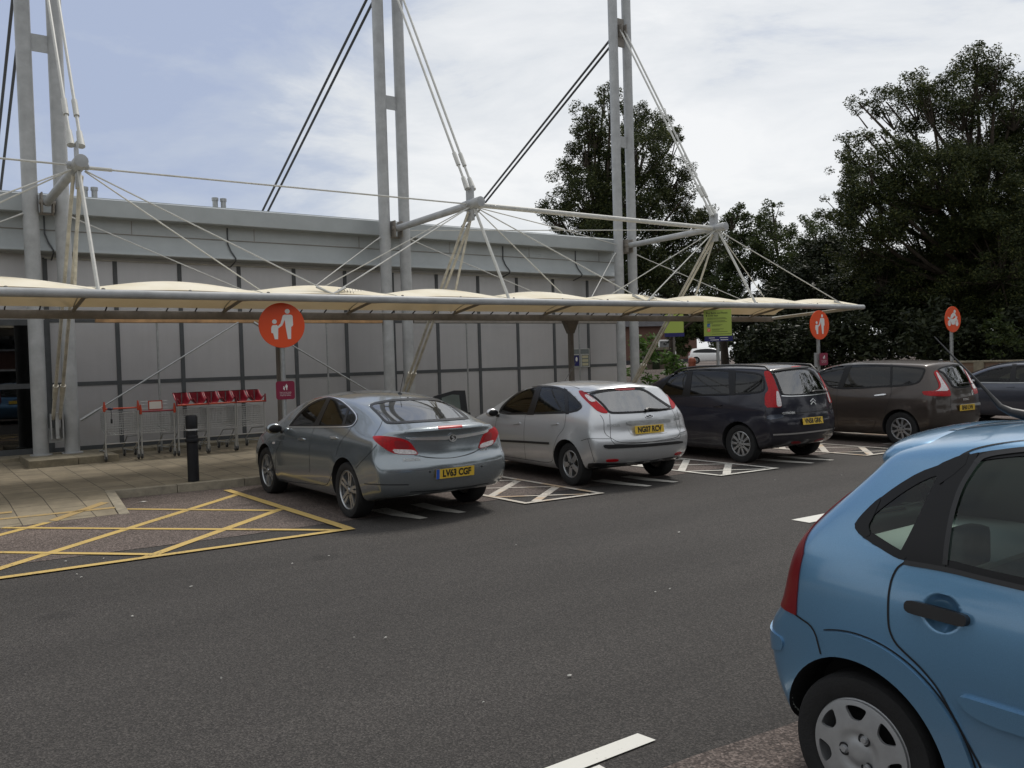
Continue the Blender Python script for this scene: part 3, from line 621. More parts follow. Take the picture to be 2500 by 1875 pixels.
for x in RIBS:
    if x < 20.4: cl(MB().tube([(x, YF+(YB-.1-YF)*t, fab_z(x, t)+.004) for t in np.linspace(0, 1, 12)], .012, 5).build('seam', 'rod_weathered', cp))
pts = [(x, YF, tubeZ(x)) for x in (-6, 0, 5, 9, 13, 17, 22.22)]
cl(MB().tube(pts, .067, 20).ball((22.22, YF, tubeZ(22.22)), (.05, .067, .067), 12, 8).build('front_tube', 'mast_paint', cp, ang=.9))
cl(MB().box((-6, YB-.05, ZB-.075), (21.1, YB+.05, ZB+.07)).build('rear_beam', 'beam_grey', cp, smooth=False, bevel=.008))
for x in RIBS:
    if x > 20.5: continue
    cl(MB().tube([(x, YF+.05, tubeZ(x)-.02), (x, (YF+YB)/2, tubeZ(x)+.04), (x, YB-.05, ZB+.06)], .030, 8).build('rib', 'beam_grey', cp))
cl(MB().tube([(22.0, YF, 3.03), (21.05, YB, ZB+.02)], .045, 10).build('end_rib', 'rod_paint', cp))
for i in range(-11, 42):
    x = 2.53+.5*i
    if x > 20.9: continue
    cl(MB().tube([(x, YB-.15, ZB+.115), (x, YB-.02, ZB+.06)], .013, 5).build('lacing_cleat', 'black_trim', cp))
for x in np.arange(-5, 22, 1.25): cl(MB().ball((x+.1, YF, tubeZ(x)+.07), (.03, .015, .02), 8, 5).build('tube_clip', 'beam_grey', cp))
for X_ in (6.09, 13.39): cl(MB().prism([(X_-.21, 2.755), (X_+.21, 2.755), (X_+.055, 2.45), (X_-.055, 2.45)], 16.02, 16.18, 'y').box((X_-.05, 16.05, .15), (X_+.05, 16.15, 2.45)).build('support_column', 'column_brown', cp, smooth=False))
cl(MB().box((3.3, YM-.06, 2.82), (9.55, YM+.06, 2.90)).build('gutter_rail', 'rusty', cp, smooth=False, bevel=.01))
cl(MB().box((10.4, YM-.05, 2.83), (17.1, YM+.05, 2.89)).build('gutter_rail', 'beam_grey', cp, smooth=False))
for x in (4.445, 8.14, 11.95, 15.7): cl(MB().tube([(x, YM, 2.85), (x, YM, .2)], .022, 8).build('drop_pipe', 'galvanised', cp))
for a, c_ in [((2.95, YM-.05, .92), (6.10, YM-.05, 2.83)), ((6.43, YM-.05, 2.83), (9.62, YM-.05, .92))]:
    cl(MB().tube([a, c_], .018, 6).tube([a, Vector(a).lerp(Vector(c_), .1)], .03, 6).build('brace_rod', 'galvanised', cp))
for cx in (6.26, 13.75):
    br = MB()
    for q in range(9): xx = cx+.12+q*.055; br.tube([(xx, YF+.05, tubeZ(xx)+.07+.09*(8-q)/8), (xx+.12, YF+.35, tubeZ(xx)+.2)], .006, 4)
    cl(br.build('cable_anchor', 'beam_grey', cp))

# ------------------------------------------------------------------ signs
def person_pictogram(parent, place, k=1.0, m='white_paint'):
    c = (488, 635); T = lambda p: ((p[0]-c[0])/616*.76*k, -(p[1]-c[1])/616*.76*k)
    for nm, pl in [('adult_figure', [(505, 500), (524, 490), (608, 490), (628, 498), (636, 516), (638, 630), (630, 648), (612, 656), (604, 825), (562, 825), (538, 660), (528, 560), (492, 638), (440, 676), (428, 652), (470, 612), (498, 520)]),
                   ('child_figure', [(352, 648), (366, 632), (420, 630), (438, 648), (437, 690), (431, 825), (386, 825), (368, 742), (349, 740), (344, 725), (345, 670)])]:
        flat(nm, [[T(p) for p in pl]], .05*k, .003, place, m, parent)
    for nm, q in (('adult_head', (566, 444, 33)), ('child_head', (390, 585, 31))):
        a = T(q[:2]); flat(nm, [circle(a[0], a[1], q[2]/616*.76*k, 20)], .05*k, .003, place, m, parent)
def disc_sign(x, yy, zc, zg, rz, label, kind, plate_z=None, pole_r=.04, D=.76):
    t = thing('bay_sign', label, 'sign', (x, yy, zg), rz, 'orange disc bay signs'); z = zc-zg
    MB().lathe([(pole_r, 0), (pole_r, z+.1), (0, z+.1)], 16, c=(0, .055, 0)).box((-.012, .055-pole_r-.012, .05), (.012, .055-pole_r+.01, z)).build('post', 'galvanised', t, ang=.6)
    MB().lathe([(0, -.008), (D/2-.004, -.008), (D/2, -.004), (D/2, .004), (0, .004)], 64, 'y', c=(0, 0, z)).build('disc', 'sign_orange', t, ang=.5)
    place = lambda u, v, d: (u, -.010-d, z+v)
    if kind == 'family': person_pictogram(t, place)
    else:
        for nm, lp in [('rear_wheel', [circle(-.175, -.125, .068, 20)]), ('front_wheel', [circle(.175, -.125, .068, 20)])]: flat(nm, lp, .05, .003, place, 'white_paint', t)
        flat('motorcycle', [[(-.24, .075), (-.17, .05), (-.10, .02), (-.02, .0), (.06, .03), (.12, .06), (.18, .10), (.205, .06), (.17, .03), (.24, -.06), (.16, -.06), (.13, -.02), (.10, -.09), (.06, -.15), (-.06, -.15), (-.10, -.08), (-.14, -.06), (-.25, -.07), (-.16, .0), (-.25, .03)]], .05, .003, place, 'white_paint', t)
        flat('rider', [[(-.13, .04), (-.09, .13), (.0, .19), (.07, .19), (.11, .15), (.14, .08), (.10, .07), (.05, .11), (.0, .05), (-.04, .02)]], .05, .003, place, 'white_paint', t)
        flat('rider_head', [circle(.075, .225, .05, 18)], .04, .003, place, 'white_paint', t)
    if plate_z:
        zp = plate_z-zg
        rr = round_rect(.155, .155, .04)
        pt = flat('message_plate', [rr], .08, -.006, lambda u, v, d: (u+.02, -.002-pole_r*.0-d*.0+(-.006 if d else 0)*1.0, zp+v), 'sign_burgundy', t)
        pl2 = lambda u, v, d: (u+.02, -.011-d, zp+v+.05)
        person_pictogram(t, pl2, .20)
        for i, s_ in enumerate(('Thank you for leaving', 'these spaces free for', 'people with children')): text('message_text', s_, .022, lambda u, v, d, i=i: (u+.02, -.0105, zp-.035-i*.026+v), 'white_paint', t)
    return t
disc_sign(at_y(688, 794, 14.1).x, 14.1, 2.545, .125, R(-14), 'orange parent and child disc sign with maroon plate on the nearest post', 'family', 1.445, .043)
disc_sign(at_y(2000.5, 793.5, 13.55).x, 13.55, 2.53, .12, R(-4), 'orange parent and child disc sign behind the dark people carrier', 'family', .0, .04)
q = at_y(2006, 877, 13.5); bp = thing('message_board', 'small maroon plate low on the post of the far parent and child sign', 'sign', (q.x+.05, 13.47, q.z), R(-4))
rr = round_rect(.16, .16, .04)
flat('plate', [rr], .08, .006, lambda u, v, d: (u, d, v), 'sign_burgundy', bp); person_pictogram(bp, lambda u, v, d: (u, -.004-d, v+.05), .2)
for i, s_ in enumerate(('Thank you for leaving', 'these spaces free for', 'people with children')): text('message_text', s_, .022, lambda u, v, d, i=i: (u, -.003, -.035-i*.026+v), 'white_paint', bp)
MB().box((-.30, .05, -.2), (-.16, .07, .17)).box((-.16, .03, -.02), (.05, .05, .02)).build('backing_bracket', 'galvanised', bp, smooth=False)
disc_sign(at_y(2326, 779.4, 12.6).x, 12.6, 2.647, 0, R(-6), 'orange motorcycle disc sign on a post in front of the dark trees', 'bike', None, .04, .74)

def lime_sign(p, rz, label, full=True):
    t = thing('parking_notice', label, 'sign', (p.x, p.y, .12), rz, 'lime green parking notices'); z = p.z-.12; W2, H2 = .33, .315
    MB().lathe([(.038, 0), (.038, z+H2), (0, z+H2)], 14, c=(0, .05, 0)).build('post', 'galvanised' if full else 'column_brown', t)
    box('notice_panel', (-W2, -.008, z-H2), (W2, .008, z+H2), 'sign_lime', t)
    box('navy_strip', (-W2+.01, -.010, z-H2-.13), (W2+.02, .006, z-H2-.002), 'sign_navy', t)
    if full:
        P = lambda ox, oz: (lambda u, v, d: (ox+u, -.0095-d, z+oz+v))
        text('heading_text', 'Blue Badge and Parent', .062, P(-.02, .235), 'sign_text', t, .0012, .92); text('heading_text', '& Child bays', .062, P(-.135, .175), 'sign_text', t, .0012, .92)
        for i, (zz, wd) in enumerate([(.115, .44), (.09, .47), (.045, .43), (.02, .47), (-.005, .14), (-.05, .25), (-.075, .2), (-.15, .28), (-.175, .18), (-.215, .37), (-.27, .45)]):
            x0 = -.25 if i < 5 else -.14; box('small_print', (x0, -.0095, z+zz-.0045), (x0+wd, -.007, z+zz+.0045), 'sign_text', t)
        box('badge_symbol', (-.25, -.0105, z-.10), (-.18, -.007, z-.02), 'sign_blue', t); box('child_symbol', (-.25, -.0105, z-.21), (-.18, -.007, z-.13), 'sign_pink', t)
        flat('wheelchair_mark', [circle(-.214, -.07, .022, 14), circle(-.214, -.07, .014, 12)], .02, .001, P(0, 0), 'white_paint', t); flat('family_mark', [circle(-.215, -.165, .018, 12)], .02, .001, P(0, 0), 'white_paint', t)
        for zz, x0, x1 in ((-.36, -.22, -.08), (-.36, .04, .24), (-.41, -.18, .02), (-.41, .06, .24)): box('small_print', (x0, -.0115, z+zz-.007), (x1, -.009, z+zz+.007), 'white_paint', t)
    return t
pp = at_y(1752, 788, 13.9); lime_sign(pp, R(-38), 'lime green parking notice with navy strip in front of the dark people carrier')
pp = at_y(1645, 790, 20.5); lime_sign(pp, R(-35), 'shaded lime green notice half hidden under the canopy beam', False)

# bollard
bo = thing('bollard', 'black bollard with a pale reflective band on the kerb', 'bollard', (3.72, 13.62, .122))
MB().lathe([(.0, 0), (.084, 0), (.084, .60), (.108, .612), (.112, .635), (.108, .655), (.09, .665), (.09, .70), (.084, .71), (0, .71)], 32).build('shaft', 'bollard_black', bo, ang=.5)
MB().lathe([(.083, .71), (.083, .785), (.087, .787)], 32).build('neck', 'bollard_black', bo); MB().lathe([(.087, .785), (.087, .81)], 32).build('reflective_band', 'reflective_grey', bo)
MB().lathe([(.085, .81), (.088, .825), (.088, .99), (.076, 1.015), (.0, 1.025)], 32).build('cap', 'bollard_black', bo, ang=.5)

# ------------------------------------------------------------------ shopping trolleys
def trolley(x, yy, wd, label, seats, h=.985, sign=False, coin=False):
    t = thing('shopping_trolley', label, 'trolley', (x, yy, .172), group='shopping trolleys along the wall'); hw = wd/2
    wr = MB(); zb, zt = .46, .90
    def bx(y0, f, z): return (hw-.03)*(1-.18*f)
    n = 17
    for i in range(n+1):        # rear gate and front wall verticals
        f = -1+2*i/n
        wr.tube([(f*(hw-.04), .06, zb+.02), (f*(hw-.03), .05, zt)], .0046, 5, False); wr.tube([(f*(hw-.12), .92, .56), (f*(hw-.12), .98, zt-.04)], .0046, 5, False)
    for i in range(10):
        z = zb+.03+(zt-zb-.04)*i/9
        k = .0040 if 0 < i < 9 else .0065
        wr.tube([(-hw+.03, .055, z), (hw-.03, .055, z), (hw-.11, .96, max(z, .56)), (-hw+.11, .96, max(z, .56)), (-hw+.03, .055, z)], k, 5, False)
    for i in range(13):
        yq = .12+.064*i
        for s in (-1, 1): wr.tube([(s*(hw-.04-.006*i), yq, zb+.02+.008*i), (s*(hw-.035-.006*i), yq, zt)], .0044, 5, False)
    for i in range(7): f = -1+2*i/6; wr.tube([(f*(hw-.06), .06, zb+.02), (f*(hw-.13), .94, .56)], .0046, 5, False)
    wr.build('basket', 'trolley_wire', t)
    ch = MB()
    for s in (-1, 1):
        ch.tube([(s*(hw-.02), .02, .10), (s*(hw-.02), .02, .35), (s*(hw-.02), .0, h)], .0135, 8); ch.tube([(s*(hw-.02), .03, .34), (s*(hw-.06), .30, .16), (s*(hw-.13), .92, .15)], .0125, 8)
        ch.tube([(s*(hw-.03), .04, .45), (s*(hw-.12), .5, .42), (s*(hw-.13), .92, .15)], .010, 8)
    ch.tube([(-hw+.02, .03, .33), (hw-.02, .03, .33)], .011, 8); ch.build('chassis', 'trolley_wire', t)
    for sx, sy in ((-1, .03), (1, .03), (-.75, .92), (.75, .92)):
        cx = sx*(hw-.02)
        MB().lathe([(.0, -.016), (.055, -.016), (.062, -.008), (.062, .008), (.055, .016), (0, .016)], 18, 'x', c=(cx, sy+.03, .062)).build('caster_wheel', 'caster', t, ang=.5)
        MB().box((cx-.024, sy-.01, .05), (cx-.019, sy+.06, .15)).box((cx+.019, sy-.01, .05), (cx+.024, sy+.06, .15)).box((cx-.024, sy-.02, .145), (cx+.024, sy+.05, .16)).build('caster_fork', 'galvanised', t, smooth=False)
    if not seats:
        MB().tube([(-hw+.01, -.01, h), (hw-.01, -.01, h)], .016, 10).build('handle', 'trolley_red' if sign else 'trolley_orange', t)
        for s in (-1, 1): MB().tube([(s*(hw-.01), -.015, h-.05), (s*(hw-.01), -.015, h+.03), (s*(hw-.012), -.012, h+.135)], [.024, .026, .012], 10).build('handle_end', 'trolley_orange', t)
        if coin:
            MB().ball((-hw+.11, -.02, h), (.055, .03, .028), 14, 8).build('coin_lock', 'trolley_blue', t)
            MB().tube([(-hw+.12, -.03, h-.02), (-hw+.13, -.03, h-.12), (-hw+.125, -.03, h-.2)], .005, 5).box((-hw+.11, -.04, h-.27), (-hw+.14, -.02, h-.19)).build('lock_chain', 'black_trim', t)
        if sign:
            sg = MB()
            for z in (h-.02, h+.06, h+.13, h+.19): sg.tube([(-hw+.02, .05, z), (hw-.12, .05, z)], .004, 5)
            for i in range(6): sg.tube([(-hw+.03+i*.085, .05, h-.02), (-hw+.03+i*.085, .05, h+.2)], .004, 5)
            sg.build('child_seat_frame', 'trolley_wire', t)
            MB().box((-.16, .028, h+.02), (.10, .04, h+.20)).build('placard_frame', 'trolley_orange', t, smooth=False); MB().box((-.14, .022, h+.04), (.08, .03, h+.18)).build('placard', 'paper', t, smooth=False)
    else:
        MB().tube([(-hw, -.02, h), (hw, -.02, h)], .017, 10).build('handle', 'trolley_orange', t)
        for s in (-1, 1): MB().prism([(-.03, 0), (.04, 0), (.012, .17), (-.008, .17)], s*hw-.012, s*hw+.012, 'x').build('handle_end', 'trolley_red', t, smooth=False).location = (0, -.02, h-.02)
        for k in range(2):
            cx = (-.5+k)*hw; bw = hw*.47; sh = MB()
            prof = [(-bw, .25), (-bw+.012, .262), (-bw+.03, .245), (-bw+.045, .16), (-bw+.075, .06), (-bw+.13, .025), (0, .01), (bw-.13, .025), (bw-.075, .06), (bw-.045, .16), (bw-.03, .245), (bw-.012, .262), (bw, .25)]
            ys = [(.0, .55), (.05, .42), (.14, .42), (.24, .75), (.30, 1.05), (.33, 1.12)]; V = []; Fs = []
            for yq, sc in ys:
                for a, zq in prof: V.append((cx+a, yq, h+.005+zq*sc*.80))
            m = len(prof)
            for i in range(len(ys)-1):
                for j in range(m-1): Fs.append((i*m+j, i*m+j+1, (i+1)*m+j+1, (i+1)*m+j))
            Fs.append(tuple(i for i in range((len(ys)-1)*m, len(ys)*m)))
            o = sh.add(V, Fs).build('baby_seat', 'trolley_red', t, ang=1.0)
            md = o.modifiers.new('thick', 'SOLIDIFY'); md.thickness = .012
            MB().tube([(cx-.06, .02, h+.03), (cx-.02, .13, h+.06), (cx+.03, .30, h+.22)], .009, 5).build('seat_strap', 'black_trim', o)
    return t
trolley(3.475, 17.36, .61, 'plain wire trolley with orange handle and blue coin lock, first in the row', False, coin=True)
trolley(4.125, 17.38, .64, 'wire trolley with a paper placard above its red handle', False, h=.90, sign=True)
trolley(4.775, 17.36, .60, 'trolley with red twin baby seats next to the placard trolley', True)
trolley(5.355, 17.40, .57, 'trolley with red twin baby seats, middle one of three', True)
trolley(5.945, 17.42, .61, 'trolley with red twin baby seats nearest the orange sign', True)

# ------------------------------------------------------------------ litter
LIT = [(693, 940, 3), (730, 968, 3), (1722, 1052, 3), (805, 592, 3), (1285, 286, 3), (590, 822, 3), (935, 796, 3)]
k = 0
for u, v in [(187.9, 1404.9), (198, 1412.5), (467, 1435.3), (218, 1310.6), (348, 1227.6), (160, 1373), (253.6, 1366), (865, 1561), (714, 1379), (803, 1360), (1260, 1333), (1600, 1449), (1635, 1441), (941, 1561), (1390, 1654), (1892, 1174), (2055, 1162), (1658, 1302), (323, 1508), (1180, 1720), (540, 1660)]:
    p = at_z(u, v); k += 1; r0 = rnd.uniform(.005, .012) if k != 5 else .045; b_ = MB(); n = 7; a0 = rnd.random()*6
    vs = [(p.x+r0*rnd.uniform(.5, 1.4)*math.cos(a0+i*math.tau/n)*1.3, p.y+r0*rnd.uniform(.5, 1.3)*math.sin(a0+i*math.tau/n), .009+rnd.uniform(0, .008)) for i in range(n)]
    if k == 5: vs = [(a, b__, c__+.004) for a, b__, c__ in vs]
    vs.append((p.x, p.y, .02)); b_.add(vs, [(i, (i+1) % n, n) for i in range(n)])
    tag(b_.build('litter_scrap', 'litter', smooth=False), 'tiny pale scrap of litter lying on the dark tarmac', 'litter', 'scraps of litter on the tarmac')

# ------------------------------------------------------------------ vegetation
def leaves(cl_list, rng, size):
    """cl_list: (centre, radius, count) -> leaf quads folded along the middle"""
    C = np.concatenate([np.repeat(np.array([c]), n, 0) for c, r, n in cl_list]); Rr = np.concatenate([np.full(n, r) for c, r, n in cl_list]); n = len(C)
    d = rng.normal(size=(n, 3)); d /= np.linalg.norm(d, axis=1)[:, None]; rad = Rr*rng.random(n)**.45
    P = C+d*rad[:, None]*np.array([1, 1, .8])
    a = rng.normal(size=(n, 3)); a[:, 2] *= .6; a /= np.linalg.norm(a, axis=1)[:, None]
    b = np.cross(a, rng.normal(size=(n, 3))); b /= np.linalg.norm(b, axis=1)[:, None]
    s = size*rng.uniform(.6, 1.35, n)[:, None]
    V = np.stack([P-a*s, P+b*s*.45, P+a*s, P-b*s*.45], 1).reshape(-1, 3)
    return V
def mesh_quads(name, V, m, parent):
    n = len(V)//4; me = bpy.data.meshes.new(name); me.vertices.add(len(V)); me.vertices.foreach_set('co', V.astype(np.float32).ravel())
    me.loops.add(len(V)); me.loops.foreach_set('vertex_index', np.arange(len(V), dtype=np.int32)); me.polygons.add(n); me.polygons.foreach_set('loop_start', np.arange(0, len(V), 4, dtype=np.int32))
    me.update(); me.materials.append(MATS[m]); return new_obj(name, me, parent)
def tree(name, label, cat, lobes, dist, base, seed, leaf, size, dens, group=None, depth_jit=.5, trunk=True, cut=None, sub=1.0):
    """lobes: (px, py, r_px) ellipsoidal masses of the crown; each is given its own place in depth"""
    rng = np.random.default_rng(seed); t = thing(name, label, cat, base, group=group); B = Vector(base); cls = []; br = MB(); k = dist/F_PX
    h0 = None
    pts = []
    for (u, v, r) in lobes:
        rm = r*k; c = at_d(u, v, dist+rng.uniform(-1, 1)*depth_jit*4)-B
        pts.append((c, rm))
        nsub = max(4, int(sub*14*rm*rm/(.8+.2*rm)))
        for q in range(nsub):
            d = rng.normal(size=3); d /= np.linalg.norm(d); rr = rm*(.35+.65*rng.random()**.5)
            cc = np.array(c)+d*rr*np.array([1, 1, .9]); cr_ = rng.uniform(.28, .62)*min(1.0, .45+rm*.25)
            cls.append((cc, cr_, int(dens*cr_*cr_*rng.uniform(.6, 1.3))+6))
            if rng.random() < .3 and trunk: br.tube([c*.92+Vector((0, 0, -.25*rm)), Vector(cc)], [.035, .012], 5, False)
    o = mesh_quads('crown', leaves(cls, rng, size), leaf, t)
    if trunk:
        zs = sorted(pts, key=lambda p: p[0].z); H = zs[-1][0].z; fork = H*.28
        ts_ = min(1, H/13); tb = MB().tube([(0, 0, -.2), (.05, .02, fork*.5), (.0, .05, fork), (.1, 0, H*.55), (.15, .05, H*.72)], [.42*ts_, .32*ts_, .27*ts_, .13*ts_, .03], 10)
        for c, rm in pts:
            s0 = Vector((0, 0, min(max(fork, c.z*.55), H*.7))); mid = s0.lerp(c, .5)+Vector((rng.normal()*.3, rng.normal()*.3, -.3)); tb.tube([s0, mid, c], [.13, .08, .03], 6, False)
        tb.v += [tuple(x) for x in br.v]; k0 = len(tb.v)-len(br.v); tb.f += [tuple(i+k0 for i in f) for f in br.f]
        tb.build('trunk', 'bark', t)
    return t
tree('large_tree', 'tall broad dark tree filling the right edge behind the motorcycle sign', 'tree',
     [(2385, 165, 60), (2378, 120, 22), (2345, 235, 85), (2270, 240, 45), (2225, 225, 55), (2165, 250, 50), (2095, 250, 32), (2430, 170, 45), (2480, 240, 70), (2420, 320, 120), (2150, 330, 28), (2060, 345, 34), (2235, 330, 60), (2180, 400, 70), (2110, 440, 65), (2060, 420, 40), (2085, 465, 45), (2075, 385, 32), (2110, 330, 34), (2280, 440, 110), (2050, 505, 55), (2130, 530, 90), (2400, 480, 140), (2540, 380, 140), (2250, 590, 130), (2080, 590, 60), (2450, 620, 150), (2140, 680, 90), (2600, 560, 160), (2300, 720, 120), (2200, 490, 70), (2330, 400, 70), (2480, 540, 100), (2340, 620, 100), (2400, 760, 130), (2330, 700, 120), (2230, 790, 80), (2480, 760, 110)],
     34.5, (35.8, 17.2, 0), 3, 'leaf_dark', .050, 1300, sub=2.0)
tree('tall_tree', 'tall dark tree rising behind the end of the store roof and right hand mast', 'tree',
     [(1475, 225, 28), (1490, 250, 30), (1432, 280, 38), (1450, 300, 45), (1535, 285, 48), (1600, 310, 55), (1650, 340, 30), (1425, 345, 45), (1480, 380, 70), (1560, 380, 85), (1640, 430, 55), (1385, 425, 45), (1430, 470, 70), (1530, 490, 95), (1620, 520, 75), (1680, 470, 25), (1350, 510, 38), (1400, 560, 60), (1480, 600, 90), (1580, 620, 90), (1680, 560, 55), (1720, 520, 28), (1720, 610, 55), (1640, 680, 80), (1540, 700, 80)],
     40, (27.5, 30.5, 0), 5, 'leaf_dark', .052, 1350, sub=2.2)
mids = [([(1790, 520, 28), (1800, 560, 45), (1760, 590, 45), (1830, 620, 60), (1770, 670, 70)], 'bushy tree with a narrow raised top standing beyond the canopy'),
        ([(1885, 505, 22), (1878, 545, 38), (1850, 580, 40), (1920, 570, 40), (1890, 640, 70), (1940, 690, 70)], 'pointed bushy tree between the canopy end and the large tree'),
        ([(1985, 545, 32), (2000, 590, 45), (1960, 630, 50), (2030, 660, 60), (2000, 730, 70)], 'leaning bushy tree tucked under the left side of the large tree'),
        ([(1720, 640, 50), (1690, 690, 55), (1760, 710, 50), (1640, 730, 40)], 'low bushy tree behind the lime green notice')]
tree('bushy_tree', 'distant leafy tree behind the white car and the lime green notice', 'tree', [(1650, 770, 40), (1700, 755, 45), (1745, 745, 40), (1780, 790, 45), (1720, 800, 40), (1670, 810, 30), (1760, 830, 30)], 112, tuple(at_d(1720, 850, 112)[:2])+(0,), 61, 'leaf_mid', .17, 160, 'bushy trees beyond the car park', trunk=False)
tree('bushy_tree', 'dense leafy tree right above the white car, left of the lime green notice', 'tree', [(1668, 798, 32), (1700, 802, 36), (1738, 800, 36), (1690, 775, 36), (1765, 835, 24), (1650, 825, 26), (1665, 850, 22)], 70, tuple(at_d(1700, 880, 70)[:2])+(0,), 67, 'leaf_mid', .085, 1000, 'bushy trees beyond the car park', trunk=False, depth_jit=.2, sub=3.0)
for i, (lb, lab) in enumerate(mids): tree('bushy_tree', lab, 'tree', lb, 46, tuple(at_d(lb[-1][0], 880, 46)[:2])+(0,), 11+i, 'leaf_mid', .066, 950, 'bushy trees beyond the car park', sub=2.0)
dk = [(1835, 770, 60, 42), (1835, 850, 45, 41), (1900, 780, 80, 40), (1940, 860, 60, 36), (2010, 640, 60, 42), (2130, 700, 90, 38), (2250, 700, 100, 38), (2400, 680, 110, 37), (2500, 620, 120, 37), (1960, 700, 80, 41), (2060, 740, 90, 38), (2090, 830, 60, 33), (2180, 790, 90, 36), (2270, 820, 80, 31), (2340, 760, 100, 36), (2380, 830, 60, 31), (2470, 790, 110, 35), (2540, 840, 90, 31), (1990, 840, 70, 35), (1890, 850, 60, 36)]
cls = []; rng = np.random.default_rng(50)
for u, v, r, dist in dk:
    c = at_d(u, v, dist); rm = r*dist/F_PX
    for q in range(int(26*rm)):
        d = rng.normal(size=3); d /= np.linalg.norm(d); cls.append((np.array(c)+d*rm*rng.random()**.5*np.array([1, 1, 1]), .55, 170))
hg = mesh_quads('hedge', leaves(cls, rng, .10), 'leaf_hedge', None); hg['kind'] = 'stuff'; hg['label'] = 'dark mass of hedge and undergrowth behind the parked cars'; hg['category'] = 'hedge'
tree('shrub', 'bright green leafy shrub beside the end of the store wall', 'shrub', [(1575, 845, 26), (1600, 860, 30), (1640, 880, 26), (1560, 890, 30), (1600, 915, 30), (1545, 850, 20), (1655, 895, 14)], 29.5, tuple(at_d(1590, 920, 29.5)[:2])+(0,), 31, 'leaf_fresh', .10, 420, None, .12, False, sub=1.6)
tree('shrub', 'small green shrub at the foot of the large tree above the wall', 'shrub', [(2430, 800, 34), (2450, 780, 22), (2480, 820, 40), (2410, 830, 26), (2440, 850, 30)], 29.5, tuple(at_d(2440, 870, 29.5)[:2])+(0,), 33, 'leaf_mid', .075, 420, None, .12, False, sub=2)

# low brick wall behind the last car, far house, raised lane with a white car
q0, q1 = at_x(2335, 883, 27.0), at_x(2440, 884, 27.0)
wl = thing('brick_wall', 'low old brick wall with a stone coping behind the far grey car', 'wall', (27.0, 13, 0))
MB().box((-.11, -26, 0), (.11, 2.4, 1.36)).build('wall', 'brick_wall', wl, smooth=False); MB().box((-.15, -26, 1.362), (.15, 2.4, 1.42)).build('coping', 'stone', wl, smooth=False, bevel=.01)
MB().box((-.18, -.2, 0), (-.12, .1, 1.40)).build('pier', 'stone', wl, smooth=False)
bank = MB().add([(30, 44, 0), (90, 44, 0), (90, 45, 1.0), (30, 45, 1.0), (90, 120, 1.2), (30, 120, 1.2)], [(0, 1, 2, 3), (3, 2, 4, 5)]).build('bank', 'red_asphalt', smooth=False); structure(bank)
hp = at_d(1520, 800, 95)
hs = thing('brick_house', 'brick gabled house partly hidden behind the end of the store', 'house', (hp.x, hp.y, 0), R(-25)); hs.scale = (1.5, 1.5, 1.5)
MB().box((-4.5, -3, 0), (4.5, 3, 3.6)).prism([(-3, 3.6), (3, 3.6), (0, 5.6)], -4.45, 4.45, 'x').build('wall', 'brick_red', hs, smooth=False)
MB().add([(-4.7, -3.4, 3.35), (4.7, -3.4, 3.35), (4.7, 0, 5.75), (-4.7, 0, 5.75), (-4.7, 3.4, 3.35), (4.7, 3.4, 3.35)], [(0, 1, 2, 3), (3, 2, 5, 4)]).build('roof', 'slate', hs, smooth=False)
for x in (-2.6, 1.6): wfr = box('window', (x, -3.05, 1.2), (x+1.3, -2.98, 2.4), 'white_paint', hs); box('pane', (x+.1, -3.07, 1.3), (x+1.2, -3.04, 2.3), 'shop_glass', wfr)
box('lower_band', (-4.52, -3.02, 0), (4.52, -2.99, 1.0), 'slate', hs)
q = at_d(1690, 905, 40); rp_ = thing('round_top_post', 'dull orange red post with a rounded top behind the dark people carrier', 'post', (q.x, q.y, 0)); ztop = at_d(1690, 872, 40).z
MB().lathe([(.0, 0), (.20, 0), (.20, .12), (.17, .14), (.17, ztop-.22)], 24).build('shaft', 'post_red', rp_, ang=.5); MB().lathe([(.19, ztop-.24), (.19, ztop-.18), (.16, ztop-.08), (.09, ztop-.02), (0, ztop)], 24).build('cap', 'post_red', rp_, ang=.8)
q = at_d(1730, 835, 52); sh_ = thing('lean_to_shed', 'flat roofed shed with a pale fascia seen above the white car', 'shed', (q.x, q.y+4, 1.0), R(-35))
MB().box((-.9, 0, 0), (.9, 2, 1.25)).build('wall', 'timber', sh_, smooth=False); MB().box((-1.0, -.1, 1.25), (1.0, 2.1, 1.42)).build('roof_fascia', 'stone', sh_, smooth=False); box('door', (-.55, -.05, 0), (-.1, .02, 1.15), 'leaf_hedge', sh_)
